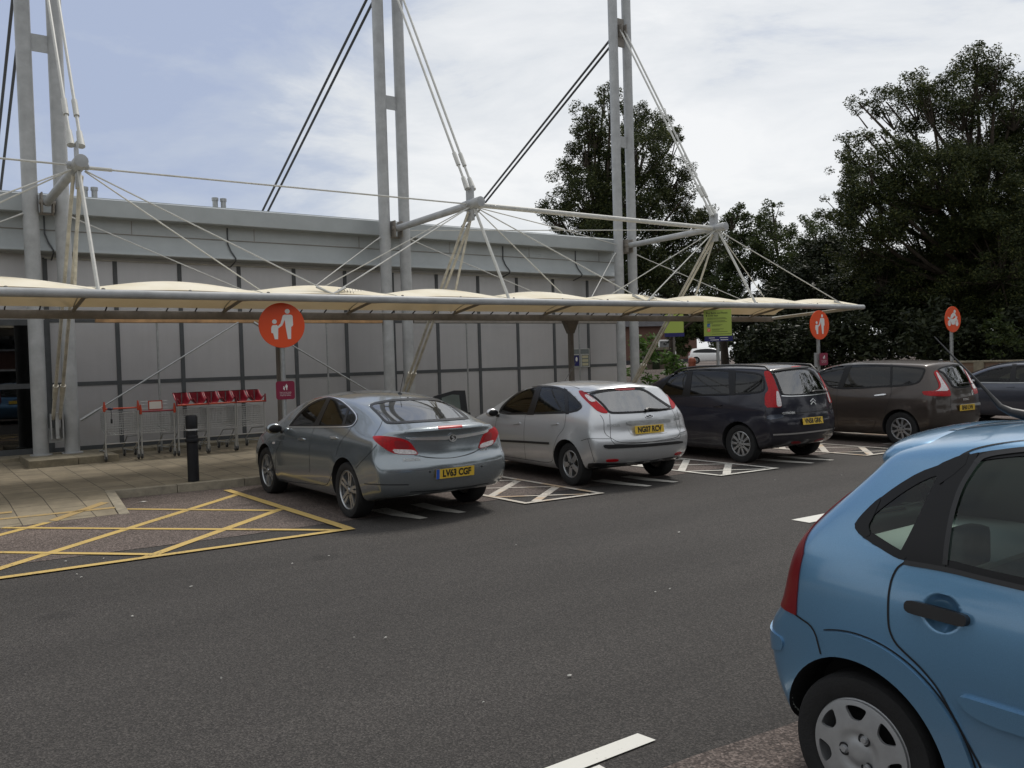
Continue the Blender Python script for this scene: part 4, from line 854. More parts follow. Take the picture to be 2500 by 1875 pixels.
# off camera: reflected terrace, and trees added for reflections and to darken side light
bt = thing('brick_terrace', 'brick terrace with white windows across the car park', 'house', (6, -24, 0))
MB().box((-16, -4, 0), (16, 4, 5.4)).build('wall', 'brick_red', bt, smooth=False); MB().add([(-16.3, 4.3, 5.3), (16.3, 4.3, 5.3), (16.3, 0, 8), (-16.3, 0, 8), (-16.3, -4.3, 5.3), (16.3, -4.3, 5.3)], [(0, 1, 2, 3), (3, 2, 5, 4)]).build('roof', 'slate', bt, smooth=False)
for i in range(9):
    for z in (.9, 3.3): wfr = box('window', (-15+3.4*i, 3.98, z), (-13.3+3.4*i, 4.05, z+1.3), 'white_paint', bt); box('pane', (-14.9+3.4*i, 4.03, z+.1), (-13.4+3.4*i, 4.08, z+1.2), 'shop_glass', wfr)
def back_tree(x, yy, h, seed, label):
    rng = np.random.default_rng(seed); t = thing('unseen_tree', label, 'tree', (x, yy, 0), group='unseen trees added around the car park'); cls = []
    for q in range(60):
        d = rng.normal(size=3); d /= np.linalg.norm(d); cls.append((np.array([0, 0, h*.62])+d*rng.random()**.5*np.array([h*.3, h*.3, h*.36]), h*.09, 40))
    mesh_quads('crown', leaves(cls, rng, .3), 'leaf_mid', t); MB().tube([(0, 0, 0), (0, 0, h*.6)], [.25, .1], 8).build('trunk', 'bark', t)
for i, (x, yy, h) in enumerate([(-14, -14, 9), (15, -15, 11), (23, -10, 10), (30, -14, 12), (-22, -2, 10), (40, -9, 17), (46, -16, 15), (-34, -30, 14), (-26, -32, 13), (-18, -31, 15), (-9, -32, 13), (28, -31, 15), (36, -30, 14), (54, -24, 15), (62, -14, 14), (-27, -14, 12), (-28, -7, 13), (-27, 4, 12), (-28, 11, 13), (-27, 18, 13), (60, -4, 13), (35, 6, 12), (37, -1, 11), (44, 3, 13)]): back_tree(x, yy, h, 80+i, 'unseen leafy tree added around the car park for reflections and darker side light')
# ================================================================== CARS
def pchip(tab):
    X = np.array([t[0] for t in tab], float); Y = np.array([t[1] for t in tab], float); h = np.diff(X); dl = np.diff(Y)/h; m = np.zeros(len(X))
    m[0] = dl[0]; m[-1] = dl[-1]
    for i in range(1, len(X)-1):
        if dl[i-1]*dl[i] > 0: w1 = 2*h[i]+h[i-1]; w2 = h[i]+2*h[i-1]; m[i] = (w1+w2)/(w1/dl[i-1]+w2/dl[i])
    def f(x):
        if x <= X[0]: return Y[0]+m[0]*(x-X[0])*0
        if x >= X[-1]: return Y[-1]
        i = int(np.searchsorted(X, x)-1); t = (x-X[i])/h[i]
        return float((2*t**3-3*t*t+1)*Y[i]+(t**3-2*t*t+t)*h[i]*m[i]+(-2*t**3+3*t*t)*Y[i+1]+(t**3-t*t)*h[i]*m[i+1])
    return f
class Car:
    TT = [-1, -.9, -.55, 0, .55, .9, 1]; GG = [.42, .84, 1.0]
    def __init__(s, name, label, spec, pos, heading, paint_m, sub=3, group=None):
        s.root = thing(name, label, 'car', (pos[0], pos[1], 0), math.pi/2-heading, group); s.spec = spec; s.paint = paint_m; s.cuts = []
        s.M = Matrix.Translation((pos[0], pos[1], 0)) @ Matrix.Rotation(math.pi/2-heading, 4, 'Z'); s.MI = s.M.inverted(); s.o = s.MI @ CAM; s.MR = s.MI.to_3x3()
        s.shape(sub)
    def shape(s, sub):
        sp = s.spec; P = {k: pchip(sp[k]) for k in ('z0', 'zb', 'ze', 'zc', 'W', 'we')}; fr, mm = sp['fr'], sp['m']; nb = len(fr); nl = nb+3
        X = [None]+sp['X']+[None]; n = len(X); xr = sp['xr']; xf = sp['xf']; rs = sp.get('rs', .2); fs = sp.get('fs', .32); rs = rs if isinstance(rs, list) else [rs]*nl; fs = fs if isinstance(fs, list) else [fs]*nl
        xrc = [a+b for a, b in zip(xr, rs)]; xfc = [a-b for a, b in zip(xf, fs)]; mr, mf = min(xrc), max(xfc)
        def col(i, j):
            if i == 0: return xrc[j]
            if i == n-1: return xfc[j]
            x = X[i]; wr = max(0, 1-(i-1)/3.2); wf = max(0, 1-(n-2-i)/3.2)
            return x+(xrc[j]-mr)*wr-(mf-xfc[j])*wf
        def pt(i, j):
            x = col(i, j); z0, zb, ze = P['z0'](x), P['zb'](x), P['ze'](x); W_ = P['W'](x)
            if j < nb: return x, W_*mm[j], z0+fr[j]*(zb-z0)
            gq = s.GG[j-nb]; wb = W_*mm[-1]; we = P['we'](x); bul = .10*gq*(1-gq)*min(1, max(0, (ze-zb)/.35))
            return x, wb*(1-gq)+we*gq+bul, zb+(ze-zb)*gq
        V = []; ID = {}; Fq = []
        def vid(key, co):
            if key not in ID: ID[key] = len(V); V.append(co)
            return ID[key]
        bw = sp.get('bow_top', .06)
        def side(i, j, sg):
            x, y, z = pt(i, j); return vid(('s', i, j, sg), (x, sg*y, z))
        def rear(j, t):
            if abs(t) == 1: return side(0, j, t)
            x, y, z = pt(0, j); zz = z+((P['zc'](xr[j])-z)*(1-t*t) if j == nl-1 else 0)
            return vid(('r', j, t), (x-rs[j]*(1-abs(t)**2.6), y*t, zz))
        def front(j, t):
            if abs(t) == 1: return side(n-1, j, t)
            x, y, z = pt(n-1, j); zz = z+((P['zc'](xf[j])-z)*(1-t*t) if j == nl-1 else 0)
            return vid(('f', j, t), (x+fs[j]*(1-abs(t)**2.2), y*t, zz))
        def top(i, t):
            if i == 0: return rear(nl-1, t)
            if i == n-1: return front(nl-1, t)
            if abs(t) == 1: return side(i, nl-1, t)
            x, y, z = pt(i, nl-1); k = 1-t*t; wr = max(0, 1-i/3.2)*rs[-1]; wf = max(0, 1-(n-1-i)/4)*fs[-1]; ws = sp.get('ws', (9, 9)); wsb = .13 if ws[0] < x < ws[1] else 0
            xx = x+(wf+wsb-wr)*k*.9
            zc = P['zc'](x); return vid(('t', i, t), (xx, y*t, z+(zc-z)*(1-abs(t)**2.4)))
        def bot(i, t):
            if i == 0: return rear(0, t)
            if i == n-1: return front(0, t)
            if abs(t) == 1: return side(i, 0, t)
            x, y, z = pt(i, 0); return vid(('b', i, t), (x, y*t, z))
        T = s.TT
        for sg in (-1, 1):
            for i in range(n-1):
                for j in range(nl-1):
                    q = [side(i, j, sg), side(i+1, j, sg), side(i+1, j+1, sg), side(i, j+1, sg)]; Fq.append(q if sg < 0 else q[::-1])
        for j in range(nl-1):
            for a, b in zip(T, T[1:]): Fq.append([rear(j, b), rear(j, a), rear(j+1, a), rear(j+1, b)]); Fq.append([front(j, a), front(j, b), front(j+1, b), front(j+1, a)])
        for i in range(n-1):
            for a, b in zip(T, T[1:]): Fq.append([top(i, a), top(i+1, a), top(i+1, b), top(i, b)]); Fq.append([bot(i, b), bot(i+1, b), bot(i+1, a), bot(i, a)])
        me = bpy.data.meshes.new('cage'); me.from_pydata(V, [], Fq); bm = bmesh.new(); bm.from_mesh(me); bmesh.ops.recalc_face_normals(bm, faces=bm.faces)
        cl_ = bm.edges.layers.float.get('crease_edge') or bm.edges.layers.float.new('crease_edge')
        bm.to_mesh(me); bm.free()
        o = new_obj('cage', me); md = o.modifiers.new('s', 'SUBSURF'); md.levels = sub; md.render_levels = sub
        cutters = []
        R_ = sp['tyre'][0]
        for wx in (0, sp['wb']):
            for sg in (-1, 1):
                c = MB().lathe([(0, .02), (sp['arch'], .02), (sp['arch'], .62), (0, .62)], 56, 'y', c=(0, 0, 0))
                c.v = [(a+wx, sg*(b+sp['track']/2-.18), d+sp.get('archz', R_+.012)) for a, b, d in c.v]; co = c.build('cutter', 'dark', smooth=False); cutters.append(co)
        dg = bpy.context.evaluated_depsgraph_get(); me2 = bpy.data.meshes.new_from_object(o.evaluated_get(dg)); 
        me2.materials.clear(); me2.materials.append(MATS[s.paint])
        # raised lips round the wheel openings
        fl = sp.get('flare', .012)
        for v in me2.vertices:
            for wx in (0, sp['wb']):
                d = math.hypot(v.co.x-wx, v.co.z-sp.get('archz', R_+.012)); e = (d-sp['arch'])/sp.get('flare_w', .10)
                if abs(v.co.y) > .5 and -1 < e < 1.6: v.co.y += math.copysign(fl*(1-max(0, e)/1.6)**2*(1 if e > 0 else 1), v.co.y)
        o2 = new_obj('shell', me2)
        for co in cutters: m = o2.modifiers.new('b', 'BOOLEAN'); m.operation = 'DIFFERENCE'; m.solver = 'EXACT'; m.object = co; m.material_mode = 'TRANSFER'
        dg = bpy.context.evaluated_depsgraph_get(); me3 = bpy.data.meshes.new_from_object(o2.evaluated_get(dg))
        for q in cutters+[o, o2]: bpy.data.objects.remove(q)
        s.me = me3; me3.calc_loop_triangles(); nv = len(me3.vertices); s.co = np.empty(nv*3); me3.vertices.foreach_get('co', s.co); s.co = s.co.reshape(-1, 3)
        s.vn = np.array([tuple(v.normal) for v in me3.vertices]); tr = [tuple(t.vertices) for t in me3.loop_triangles]; s.tri = tr
        s.bvh = BVHTree.FromPolygons([tuple(c) for c in s.co], tr)
    def hit(s, o, d, maxd=80):
        l, nrm, idx, dist = s.bvh.ray_cast(Vector(o), Vector(d).normalized(), maxd)
        if l is None: return None
        t = s.tri[idx]; a, b, c = [Vector(s.co[i]) for i in t]
        try: wts = Vector(geometry.barycentric_transform(l, a, b, c, Vector((1, 0, 0)), Vector((0, 1, 0)), Vector((0, 0, 1))))
        except Exception: wts = Vector((.33, .33, .33))
        nn = Vector(s.vn[t[0]])*wts.x+Vector(s.vn[t[1]])*wts.y+Vector(s.vn[t[2]])*wts.z
        if nn.length < 1e-6: nn = nrm
        nn.normalize()
        if nn.dot(Vector(d)) > 0: nn = -nn
        return l, nn
    def near(s, p):
        l, nrm, idx, dist = s.bvh.find_nearest(Vector(p)); return l, nrm
    def px(s, u, v):
        d = s.MR @ ray(u, v); h = s.hit(s.o, d)
        if h is None:
            best = None
            dn = d.normalized(); t0 = (s.MI @ Vector((0, 0, 0)) - s.o).length
            c = Vector((s.spec['wb']*.5, 0, .8)); tm = (c-s.o).dot(dn)
            for k in range(-12, 13):
                p = s.o+dn*(tm+k*.22); l, nn = s.near(p); q = (l-p).length
                if best is None or q < best[0]: best = (q, l, nn)
            return best[1], best[2]
        return h
    def proj(s, direction, origin):
        """planar projection along a local axis: returns a sampler (a, b) -> surface"""
        def f(a, b):
            o = origin(a, b); h = s.hit(o, direction)
            return h if h else s.near(o+Vector(direction)*2)
        return f
    def side_s(s, sg=1): return s.proj((0, -sg, 0), lambda x, z: Vector((x, sg*2, z)))
    def rear_s(s): return s.proj((1, 0, 0), lambda y, z: Vector((-4, y, z)))
    def front_s(s): return s.proj((-1, 0, 0), lambda y, z: Vector((8, y, z)))
    def top_s(s): return s.proj((0, 0, -1), lambda x, y: Vector((x, y, 4)))
    def surf(s, name, loops, h, sampler, m, off=.003, thick=.008, parent=None, mirror=False, dome=0):
        vs, fs = cdt(loops, h); P = []; Nn = []
        cxy = (sum(a for a, b in loops[0])/len(loops[0]), sum(b for a, b in loops[0])/len(loops[0])); rm = max(math.hypot(a-cxy[0], b-cxy[1]) for a, b in loops[0])
        for u, v in vs: l, n = sampler(u, v); P.append(l+n*(off+dome*max(0, 1-(math.hypot(u-cxy[0], v-cxy[1])/rm)**2))); Nn.append(n)
        be = boundary(fs); outs = []
        # orientation
        ar = sum(((P[f[1]]-P[f[0]]).cross(P[f[2]]-P[f[0]])).dot(Nn[f[0]]) for f in fs)
        if ar < 0: fs = [f[::-1] for f in fs]; be = [(b, a) for a, b in be]
        for sg in ((1, -1) if mirror else (1,)):
            fl = lambda q: Vector((q.x, q.y*sg, q.z)); n = len(P); VV = [fl(p) for p in P]; NN = [fl(q) for q in Nn]; FF = [tuple(f) if sg > 0 else tuple(f[::-1]) for f in fs]
            bv = sorted({i for e in be for i in e}); mp = {i: n+k for k, i in enumerate(bv)}; mp2 = {i: n+len(bv)+k for k, i in enumerate(bv)}
            VV += [fl(P[i]) for i in bv]+[fl(P[i]-Nn[i]*thick) for i in bv]
            for a, b in be:
                q = (mp[b], mp[a], mp2[a], mp2[b]); FF.append(q if sg > 0 else q[::-1])
            me = bpy.data.meshes.new(name); me.from_pydata([tuple(q) for q in VV], [], FF); me.materials.append(MATS[m]); me.shade_smooth()
            me.update(); NV = [tuple(q) if not dome else tuple(me.vertices[i].normal) for i, q in enumerate(NN)]+[tuple(me.vertices[i].normal) for i in range(n, len(VV))]
            me.normals_split_custom_set_from_vertices(NV)
            outs.append(new_obj(name, me, parent or s.root))
        return outs if mirror else outs[0]
    def cr(s, sc, ox, oy):
        s.crop = (sc, ox, oy)
    def c2p(s, pts): sc, ox, oy = s.crop; return [(ox+a/sc, oy+b/sc) for a, b in pts]
    def P(s, name, pts, m, off=.003, mirror=True, it=2, h=5, thick=.008, holes=(), parent=None, dome=0):
        lp = [chaikin(s.c2p(pts), it)]+[chaikin(s.c2p(q), it) for q in holes]
        return s.surf(name, lp, h, s.px, m, off, thick, parent, mirror, dome)
    def ribbon(s, name, paths, wd, m='dark', off=.0015, mirror=True, it=2, raw=False, parent=None, thick=.004):
        """paths in photo pixels of the current crop"""
        for pth in paths:
            outs = {1: MB(), -1: MB()}
            p = s.c2p(chaikin(pth, it, False)) if not raw else pth
            q = []
            for a, b in zip(p, p[1:]):
                k = max(1, int(math.hypot(b[0]-a[0], b[1]-a[1])/4)); q += [(a[0]+(b[0]-a[0])*i/k, a[1]+(b[1]-a[1])*i/k) for i in range(k)]
            q.append(p[-1]); H = [s.px(*c) for c in q]; H = [H[0]]+[b for a, b in zip(H, H[1:]) if (b[0]-a[0]).length > .004]
            V = []
            for i, (l, n) in enumerate(H):
                t = (H[min(i+1, len(H)-1)][0]-H[max(i-1, 0)][0]); t = t.normalized() if t.length > 1e-6 else Vector((1, 0, 0)); b = n.cross(t)*wd/2
                V += [l+b+n*off, l-b+n*off]
            k = len(H)
            for sg in ((1, -1) if mirror else (1,)):
                outs[sg].add([(a.x, a.y*sg, a.z) for a in V], [(2*i, 2*i+1, 2*i+3, 2*i+2) for i in range(k-1)])
            for sg in ((1, -1) if mirror else (1,)):
                if outs[sg].v: outs[sg].build(name, m, parent or s.root)
    def window(s, name, pts, fw, gl_m, mirror=True, frame_m='frit', it=2, sampler=None, raw=False, h=5, cutter=None, frame_name='window_seal', foff=.0055):
        outer = chaikin(s.c2p(pts) if not raw else pts, it); inner = offset_poly(outer, -fw); mid = offset_poly(outer, -fw*.5); sm = sampler or s.px
        g_ = s.surf(name, [offset_poly(outer, -fw*.25)], h*1.3, sm, gl_m, .002, .004, None, mirror)
        gs = g_ if mirror else [g_]
        f_ = s.surf(frame_name, [outer, inner], h, sm, frame_m, foff, .008, gs[0], mirror)
        if mirror: f_[1].parent = gs[1]
        s.cuts.append((mid, 'px' if sampler is None else cutter, mirror)); return gs
    def dent(s, c, r, depth):
        me = s.me; bm = bmesh.new(); bm.from_mesh(me)
        for sg in (1, -1):
            cc = Vector((c.x, c.y*sg, c.z)); far = lambda v: math.hypot(v.co.x-cc.x, v.co.z-cc.z) if abs(v.co.y-cc.y) < .15 else 9
            fs = [f for f in bm.faces if any(far(v) < r*1.25 for v in f.verts)]; es = {e for f in fs for e in f.edges}
            bmesh.ops.subdivide_edges(bm, edges=list(es), cuts=4, use_grid_fill=True)
            for v in bm.verts:
                d = far(v)/r
                if d < 1: v.co.y -= math.copysign(depth*(1-d**2.4), v.co.y)
        bm.to_mesh(me); bm.free()
    def cut_and_finish(s, shell=.022, lining='interior'):
        me = s.me; F = len(me.polygons); C = np.array([tuple(p.center) for p in me.polygons]); Nn = np.array([tuple(p.normal) for p in me.polygons]); kill = np.zeros(F, bool)
        for poly, mode, mir in s.cuts:
            for sg in ((1, -1) if mir else (1,)):
                c = C*np.array([1, sg, 1]); nn = Nn*np.array([1, sg, 1])
                if mode == 'px':
                    Wc = np.array(s.M.to_3x3()); wp = c @ Wc.T + np.array(s.M.translation) - np.array(CAM); z = wp @ np.array(_f); u = 1250+F_PX*(wp @ np.array(_r))/z; v = 937.5+F_PX*(wp @ np.array(_d))/z
                    ok = inside_np(np.stack([u, v], 1), poly) & (((c-np.array(s.o))*nn).sum(1) < 0)
                    idx = np.where(ok)[0]
                    for i in idx:
                        d = Vector(c[i])-s.o; h = s.bvh.ray_cast(s.o, d.normalized(), d.length-.15)
                        if h[0] is not None: ok[i] = False
                    kill |= ok
                elif mode == 'front': kill |= inside_np(c[:, 1:3], poly) & (nn[:, 0] > .2) & (c[:, 0] > 1.2)
                elif mode == 'side': kill |= inside_np(c[:, [0, 2]], poly) & (nn[:, 1] > .2)
                elif mode == 'rear': kill |= inside_np(c[:, 1:3], poly) & (nn[:, 0] < -.1) & (c[:, 0] < .6)
        bm = bmesh.new(); bm.from_mesh(me); bm.faces.ensure_lookup_table()
        bmesh.ops.delete(bm, geom=[bm.faces[i] for i in np.where(kill)[0]], context='FACES'); bm.to_mesh(me); bm.free()
        while len(me.materials) < 2: me.materials.append(MATS['dark'])
        me.materials.append(MATS[lining]); me.shade_smooth(); me.set_sharp_from_angle(angle=.6)
        b = new_obj('body', me, s.root); md = b.modifiers.new('shell', 'SOLIDIFY'); md.thickness = shell; md.offset = -1; md.material_offset = 2; md.material_offset_rim = 2; md.use_quality_normals = False
        s.body = b
    def wheels(s, kind, rim_r, rim_m='alloy'):
        R_, Wt = s.spec['tyre']; protos = None
        for wx in (0, s.spec['wb']):
            for sg in (1, -1):
                loc = (wx, sg*s.spec['track']/2, R_); rz = 0 if sg > 0 else math.pi
                if protos is None:
                    hw = Wt/2; t = MB().lathe([(rim_r*.97, -hw*.8), (rim_r+.01, -hw*.93), (R_*.86, -hw), (R_*.955, -hw*.93), (R_*.995, -hw*.72), (R_, -hw*.5), (R_, hw*.5), (R_*.995, hw*.72), (R_*.955, hw*.93), (R_*.86, hw), (rim_r+.012, hw*.93), (rim_r-.002, hw*.86), (rim_r-.004, hw*.7)], 64, 'y')
                    for gq in (-.25, .0, .25): pass
                    w_ = t.build('wheel', 'rubber', s.root, ang=.6); kids = s.rim(kind, rim_r, hw, rim_m, w_); protos = (w_, kids)
                    w_.location = loc; w_.rotation_euler = (0, rnd.uniform(0, 6) if kind != 'trim' else 0, rz)
                else:
                    w_ = protos[0].copy(); COL.objects.link(w_); w_.parent = s.root; w_.location = loc; w_.rotation_euler = (0, rnd.uniform(0, 6) if kind != 'trim' else .6, rz)
                    for q in protos[1]: c = q.copy(); COL.objects.link(c); c.parent = w_
    def rim(s, kind, r, hw, m, parent):
        o_out = hw*.80; kids = []
        kids.append(MB().lathe([(r*.985, o_out), (r*.94, o_out+.004), (r*.90, o_out-.012), (r*.88, -hw*.6)], 56, 'y').build('rim', m, parent))
        kids.append(MB().lathe([(.0, -hw*.1), (r*.62, -hw*.1), (r*.62, -hw*.2), (r*.9, -hw*.25)], 40, 'y').build('brake_disc', 'column_brown' if kind != 'trim' else 'dark', parent))
        loops = [circle(0, 0, r*.955, 96)]; A = lambda rr, a: (rr*math.cos(a), rr*math.sin(a))
        def slot(n, r1, r2, w1, w2, off=0, ph=0):
            for k in range(n):
                a0 = k*math.tau/n+ph; a1 = a0+math.tau/n
                p = [A(r2, a0+math.asin(w2/r2)+(a1-a0-2*math.asin(w2/r2))*i/8) for i in range(9)]; q = [A(r1, a1-math.asin(w1/r1)-(a1-a0-2*math.asin(w1/r1))*i/4) for i in range(5)]
                loops.append(chaikin(p+q, 2))
        if kind == 'twin5':
            slot(5, r*.30, r*.885, .040, .050)
            for k in range(5):
                a = k*math.tau/5; c, q = math.cos(a), math.sin(a); T = lambda x, y: (x*c-y*q, x*q+y*c)
                loops.append([T(r*.42, -.006), T(r*.86, -.014), T(r*.86, .014), T(r*.42, .006)])
        elif kind == 'five': slot(5, r*.36, r*.87, .034, .040)
        elif kind == 'ten': slot(10, r*.36, r*.89, .0165, .0235)
        elif kind == 'nine': slot(9, r*.38, r*.88, .015, .023)
        elif kind == 'trim':
            for k in range(7):
                a = k*math.tau/7+.32; c, q = math.cos(a), math.sin(a); T = lambda x, y: (x*c-y*q, x*q+y*c)
                loops.append(chaikin([T(r*x, r*y) for x, y in [(.60, -.07), (.66, -.14), (.82, -.235), (.86, -.12), (.87, 0), (.86, .12), (.82, .235), (.66, .14), (.60, .07)]], 2))
        dish = {'twin5': (.0, -.012), 'five': (.008, -.006), 'ten': (.012, -.004), 'nine': (.01, -.004), 'trim': (.016, .0)}[kind]
        def pl(u, v, d):
            q = min(1, math.hypot(u, v)/r); h = o_out-.004+dish[0]*(1-q*q)+dish[1]*math.sin(math.pi*q)
            if kind == 'trim': h = o_out+.006+.022*math.sqrt(max(0, 1-(q*.95)**2.2))-.010*math.exp(-((q-.30)/.10)**2)
            return (u, h+d, v)
        vs, fs = cdt(loops, .012 if kind == 'trim' else .016); n = len(vs); th = -.028 if kind != 'trim' else -.012
        be = boundary(fs); nb = {}
        for a, b in be:
            for i in (a, b): nb.setdefault(i, 1)
        V = [pl(u, v, 0) for u, v in vs]; F_ = list(fs); k = {}
        for i in nb: k[i] = len(V); u, v = vs[i]; q = math.hypot(u, v); V.append((u, pl(u, v, th)[1], v))
        F_ += [(b, a, k[a], k[b]) for a, b in be]
        mb = MB().add(V, F_); bm_o = mb.build('spokes' if kind != 'trim' else 'wheel_trim', m, parent, ang=.5); md = bm_o.modifiers.new('bev', 'BEVEL'); md.width = .0035; md.segments = 2; md.limit_method = 'ANGLE'; md.angle_limit = .8; kids.append(bm_o)
        if kind == 'trim':
            for a in (.5, .5+math.tau/3, .5+2*math.tau/3): kids.append(MB().lathe([(0, 0), (.011, 0), (.013, -.004), (.013, -.016), (.017, -.016)], 14, 'y', c=(r*.30*math.cos(a), o_out+.030, r*.30*math.sin(a))).build('trim_bolt', m, parent, ang=.5))
            for a in (.5, .5+math.tau/3, .5+2*math.tau/3): kids.append(MB().lathe([(.0175, .0), (.0215, .0015), (.0255, 0)], 20, 'y', c=(r*.30*math.cos(a), o_out+.0215, r*.30*math.sin(a))).build('bolt_recess', 'dark', parent, ang=.5))
        else:
            kids.append(MB().lathe([(0, o_out+.004+dish[0]), (r*.11, o_out+.003+dish[0]), (r*.13, o_out-.01+dish[0])], 24, 'y').build('centre_cap', m if kind != 'five' else 'black_trim', parent))
            bo_ = MB()
            for i in range(5 if kind != 'five' else 4): a = i*math.tau/5+.6; bo_.lathe([(0, o_out+.001+dish[0]), (.009, o_out+.001+dish[0]), (.011, o_out-.01)], 8, 'y', c=(r*.24*math.cos(a), .004, r*.24*math.sin(a)))
            kids.append(bo_.build('wheel_bolts', 'dark', parent))
        return kids
    def plate(s, y, z, txt, w_=.52, h_=.111, blue=False, tilt=None, x=None):
        l, n = s.rear_s()(y, z) if x is None else (Vector((x, y, z)), Vector((-1, 0, 0)))
        l1, _ = s.rear_s()(y, z-h_/2); l2, _ = s.rear_s()(y, z+h_/2); xm = min(l1.x, l2.x, s.rear_s()(y-w_/2+.02, z)[0].x*0+l.x); sl_ = (l2.x-l1.x)/h_ if tilt is None else tilt
        pl = lambda u, v, d: (xm-.012-d+sl_*v, y-u, z+v)
        b = MB(); b.add([pl(u, v, d) for d in (0, .006) for u, v in ((-w_/2, -h_/2), (w_/2, -h_/2), (w_/2, h_/2), (-w_/2, h_/2))], [(0, 1, 2, 3), (4, 7, 6, 5), (0, 4, 5, 1), (1, 5, 6, 2), (2, 6, 7, 3), (3, 7, 4, 0)])
        o = b.build('number_plate', 'plate_yellow', s.root, smooth=False)
        if txt: text('plate_characters', txt, .108, lambda u, v, d: pl(u+(.02 if blue else 0), v-.002, .0075), 'ink', o, .0050, .84)
        if blue: MB().add([pl(u, v, .0075) for u, v in ((-w_/2, -h_/2), (-w_/2+.045, -h_/2), (-w_/2+.045, h_/2), (-w_/2, h_/2))], [(0, 1, 2, 3)]).build('blue_band', 'plate_blue', o, smooth=False)
        return o
    def badge_text(s, txt, size, y, z, m='chrome', bold=.0012, sx=1.15):
        vs, fs = text_polys(txt, size, bold, sx); sm = s.rear_s(); V = []
        for u, v in vs: l, n = sm(y-u, z+v); V.append(l+n*.004)
        MB().add(V, fs).build('badge_lettering', m, s.root, smooth=False)
    def seats(s, xs_front, xrear, zs, wd=.52, top=1.22, dash=None, col='seat_cloth'):
        for x in xs_front:
            for sg in (-1, 1):
                y = sg*.37; MB().box((x-.05, y-.25, .30), (x+.48, y+.25, zs)).prism([(x-.08, zs-.08), (x+.08, zs-.08), (x-.08, top-.25), (x-.22, top-.25)], y-.24, y+.24, 'y').build('seat', col, s.root, bevel=.045, ang=1.2)
                MB().box((x-.23, y-.13, top-.20), (x-.12, y+.13, top)).build('headrest', col, s.root, bevel=.04, ang=1.2)
        if xrear is not None:
            x = xrear; MB().box((x, -.62, .30), (x+.48, .62, zs)).prism([(x-.05, zs-.05), (x+.10, zs-.05), (x-.08, top-.3), (x-.20, top-.3)], -.62, .62, 'y').build('rear_bench', col, s.root, bevel=.04, ang=1.2)
            for y in (-.38, .38): MB().box((x-.20, y-.12, top-.30), (x-.10, y+.12, top-.14)).build('headrest', col, s.root, bevel=.03, ang=1.2)
        if dash:
            MB().box((dash-.1, -.68, .5), (dash+.35, .68, .93)).build('dashboard', 'interior', s.root, bevel=.05, ang=1.2)
            MB().tube([(dash-.22+.06*math.sin(a), -.37+.18*math.cos(a), .90+.17*math.sin(a)) for a in np.linspace(0, math.tau, 25)], .014, 6, False).build('steering_wheel', 'black_trim', s.root)
    def mirror_pair(s, x, y, z, m=None, sc=1.0):
        for sg in (1, -1):
            o = MB().ball((x, sg*(y+.10*sc), z), (.075*sc, .115*sc, .075*sc), 18, 12).build('wing_mirror', m or s.paint, s.root, ang=1.5)
            MB().box((x-.03, sg*(y-.06)-.04, z-.075), (x+.05, sg*(y-.06)+.06, z-.03)).build('mirror_stalk', 'black_trim', o, bevel=.01)
            MB().ball((x-.055*sc, sg*(y+.10*sc), z), (.03, .095*sc, .058*sc), 16, 10).build('mirror_glass', 'frit', o, ang=1.5)
    def screen_front(s, zlo, zhi, wlo, whi, fw=.045):
        pts = [(-wlo, zlo), (0, zlo-.015), (wlo, zlo), (whi, zhi), (0, zhi+.03), (-whi, zhi)]
        s.window('windscreen', pts, fw, 'car_glass', False, sampler=s.front_s(), raw=True, it=1, h=.07, cutter='front')
        for sg in (1, -1):
            s.surf('headlamp', [chaikin([(sg*.48, .60), (sg*.74, .64), (sg*.76, .74), (sg*.62, .76), (sg*.47, .68)], 2)], .05, s.front_s(), 'lamp_clear', .006, .01)
        s.surf('grille', [chaikin([(-.40, .50), (.40, .50), (.44, .62), (-.44, .62)], 2)], .06, s.front_s(), 'black_trim', .005, .01)
    def rod(s, name, pts, r, m='black_trim', n=6, parent=None): return MB().tube(pts, r, n).build(name, m, parent or s.root)

paint('paint_steel', srgb(136, 144, 149), .72, .23)
paint('paint_silver', srgb(196, 198, 200), .62, .33)
paint('paint_navy', (.006, .007, .018), .1, .3, coat=.55, spec=.25)
paint('paint_brown', (.052, .041, .036), .5, .33, coat=.6, spec=.3)
paint('paint_blue', srgb(100, 146, 182), .5, .28)
paint('paint_slate', srgb(60, 66, 80), .5, .30)
paint('paint_white', (.75, .75, .74), .0, .35)

FR = [0, .12, .34, .57, .645, .84, 1.0]; MM = [.90, .962, .995, 1.0, .998, .982, .945]
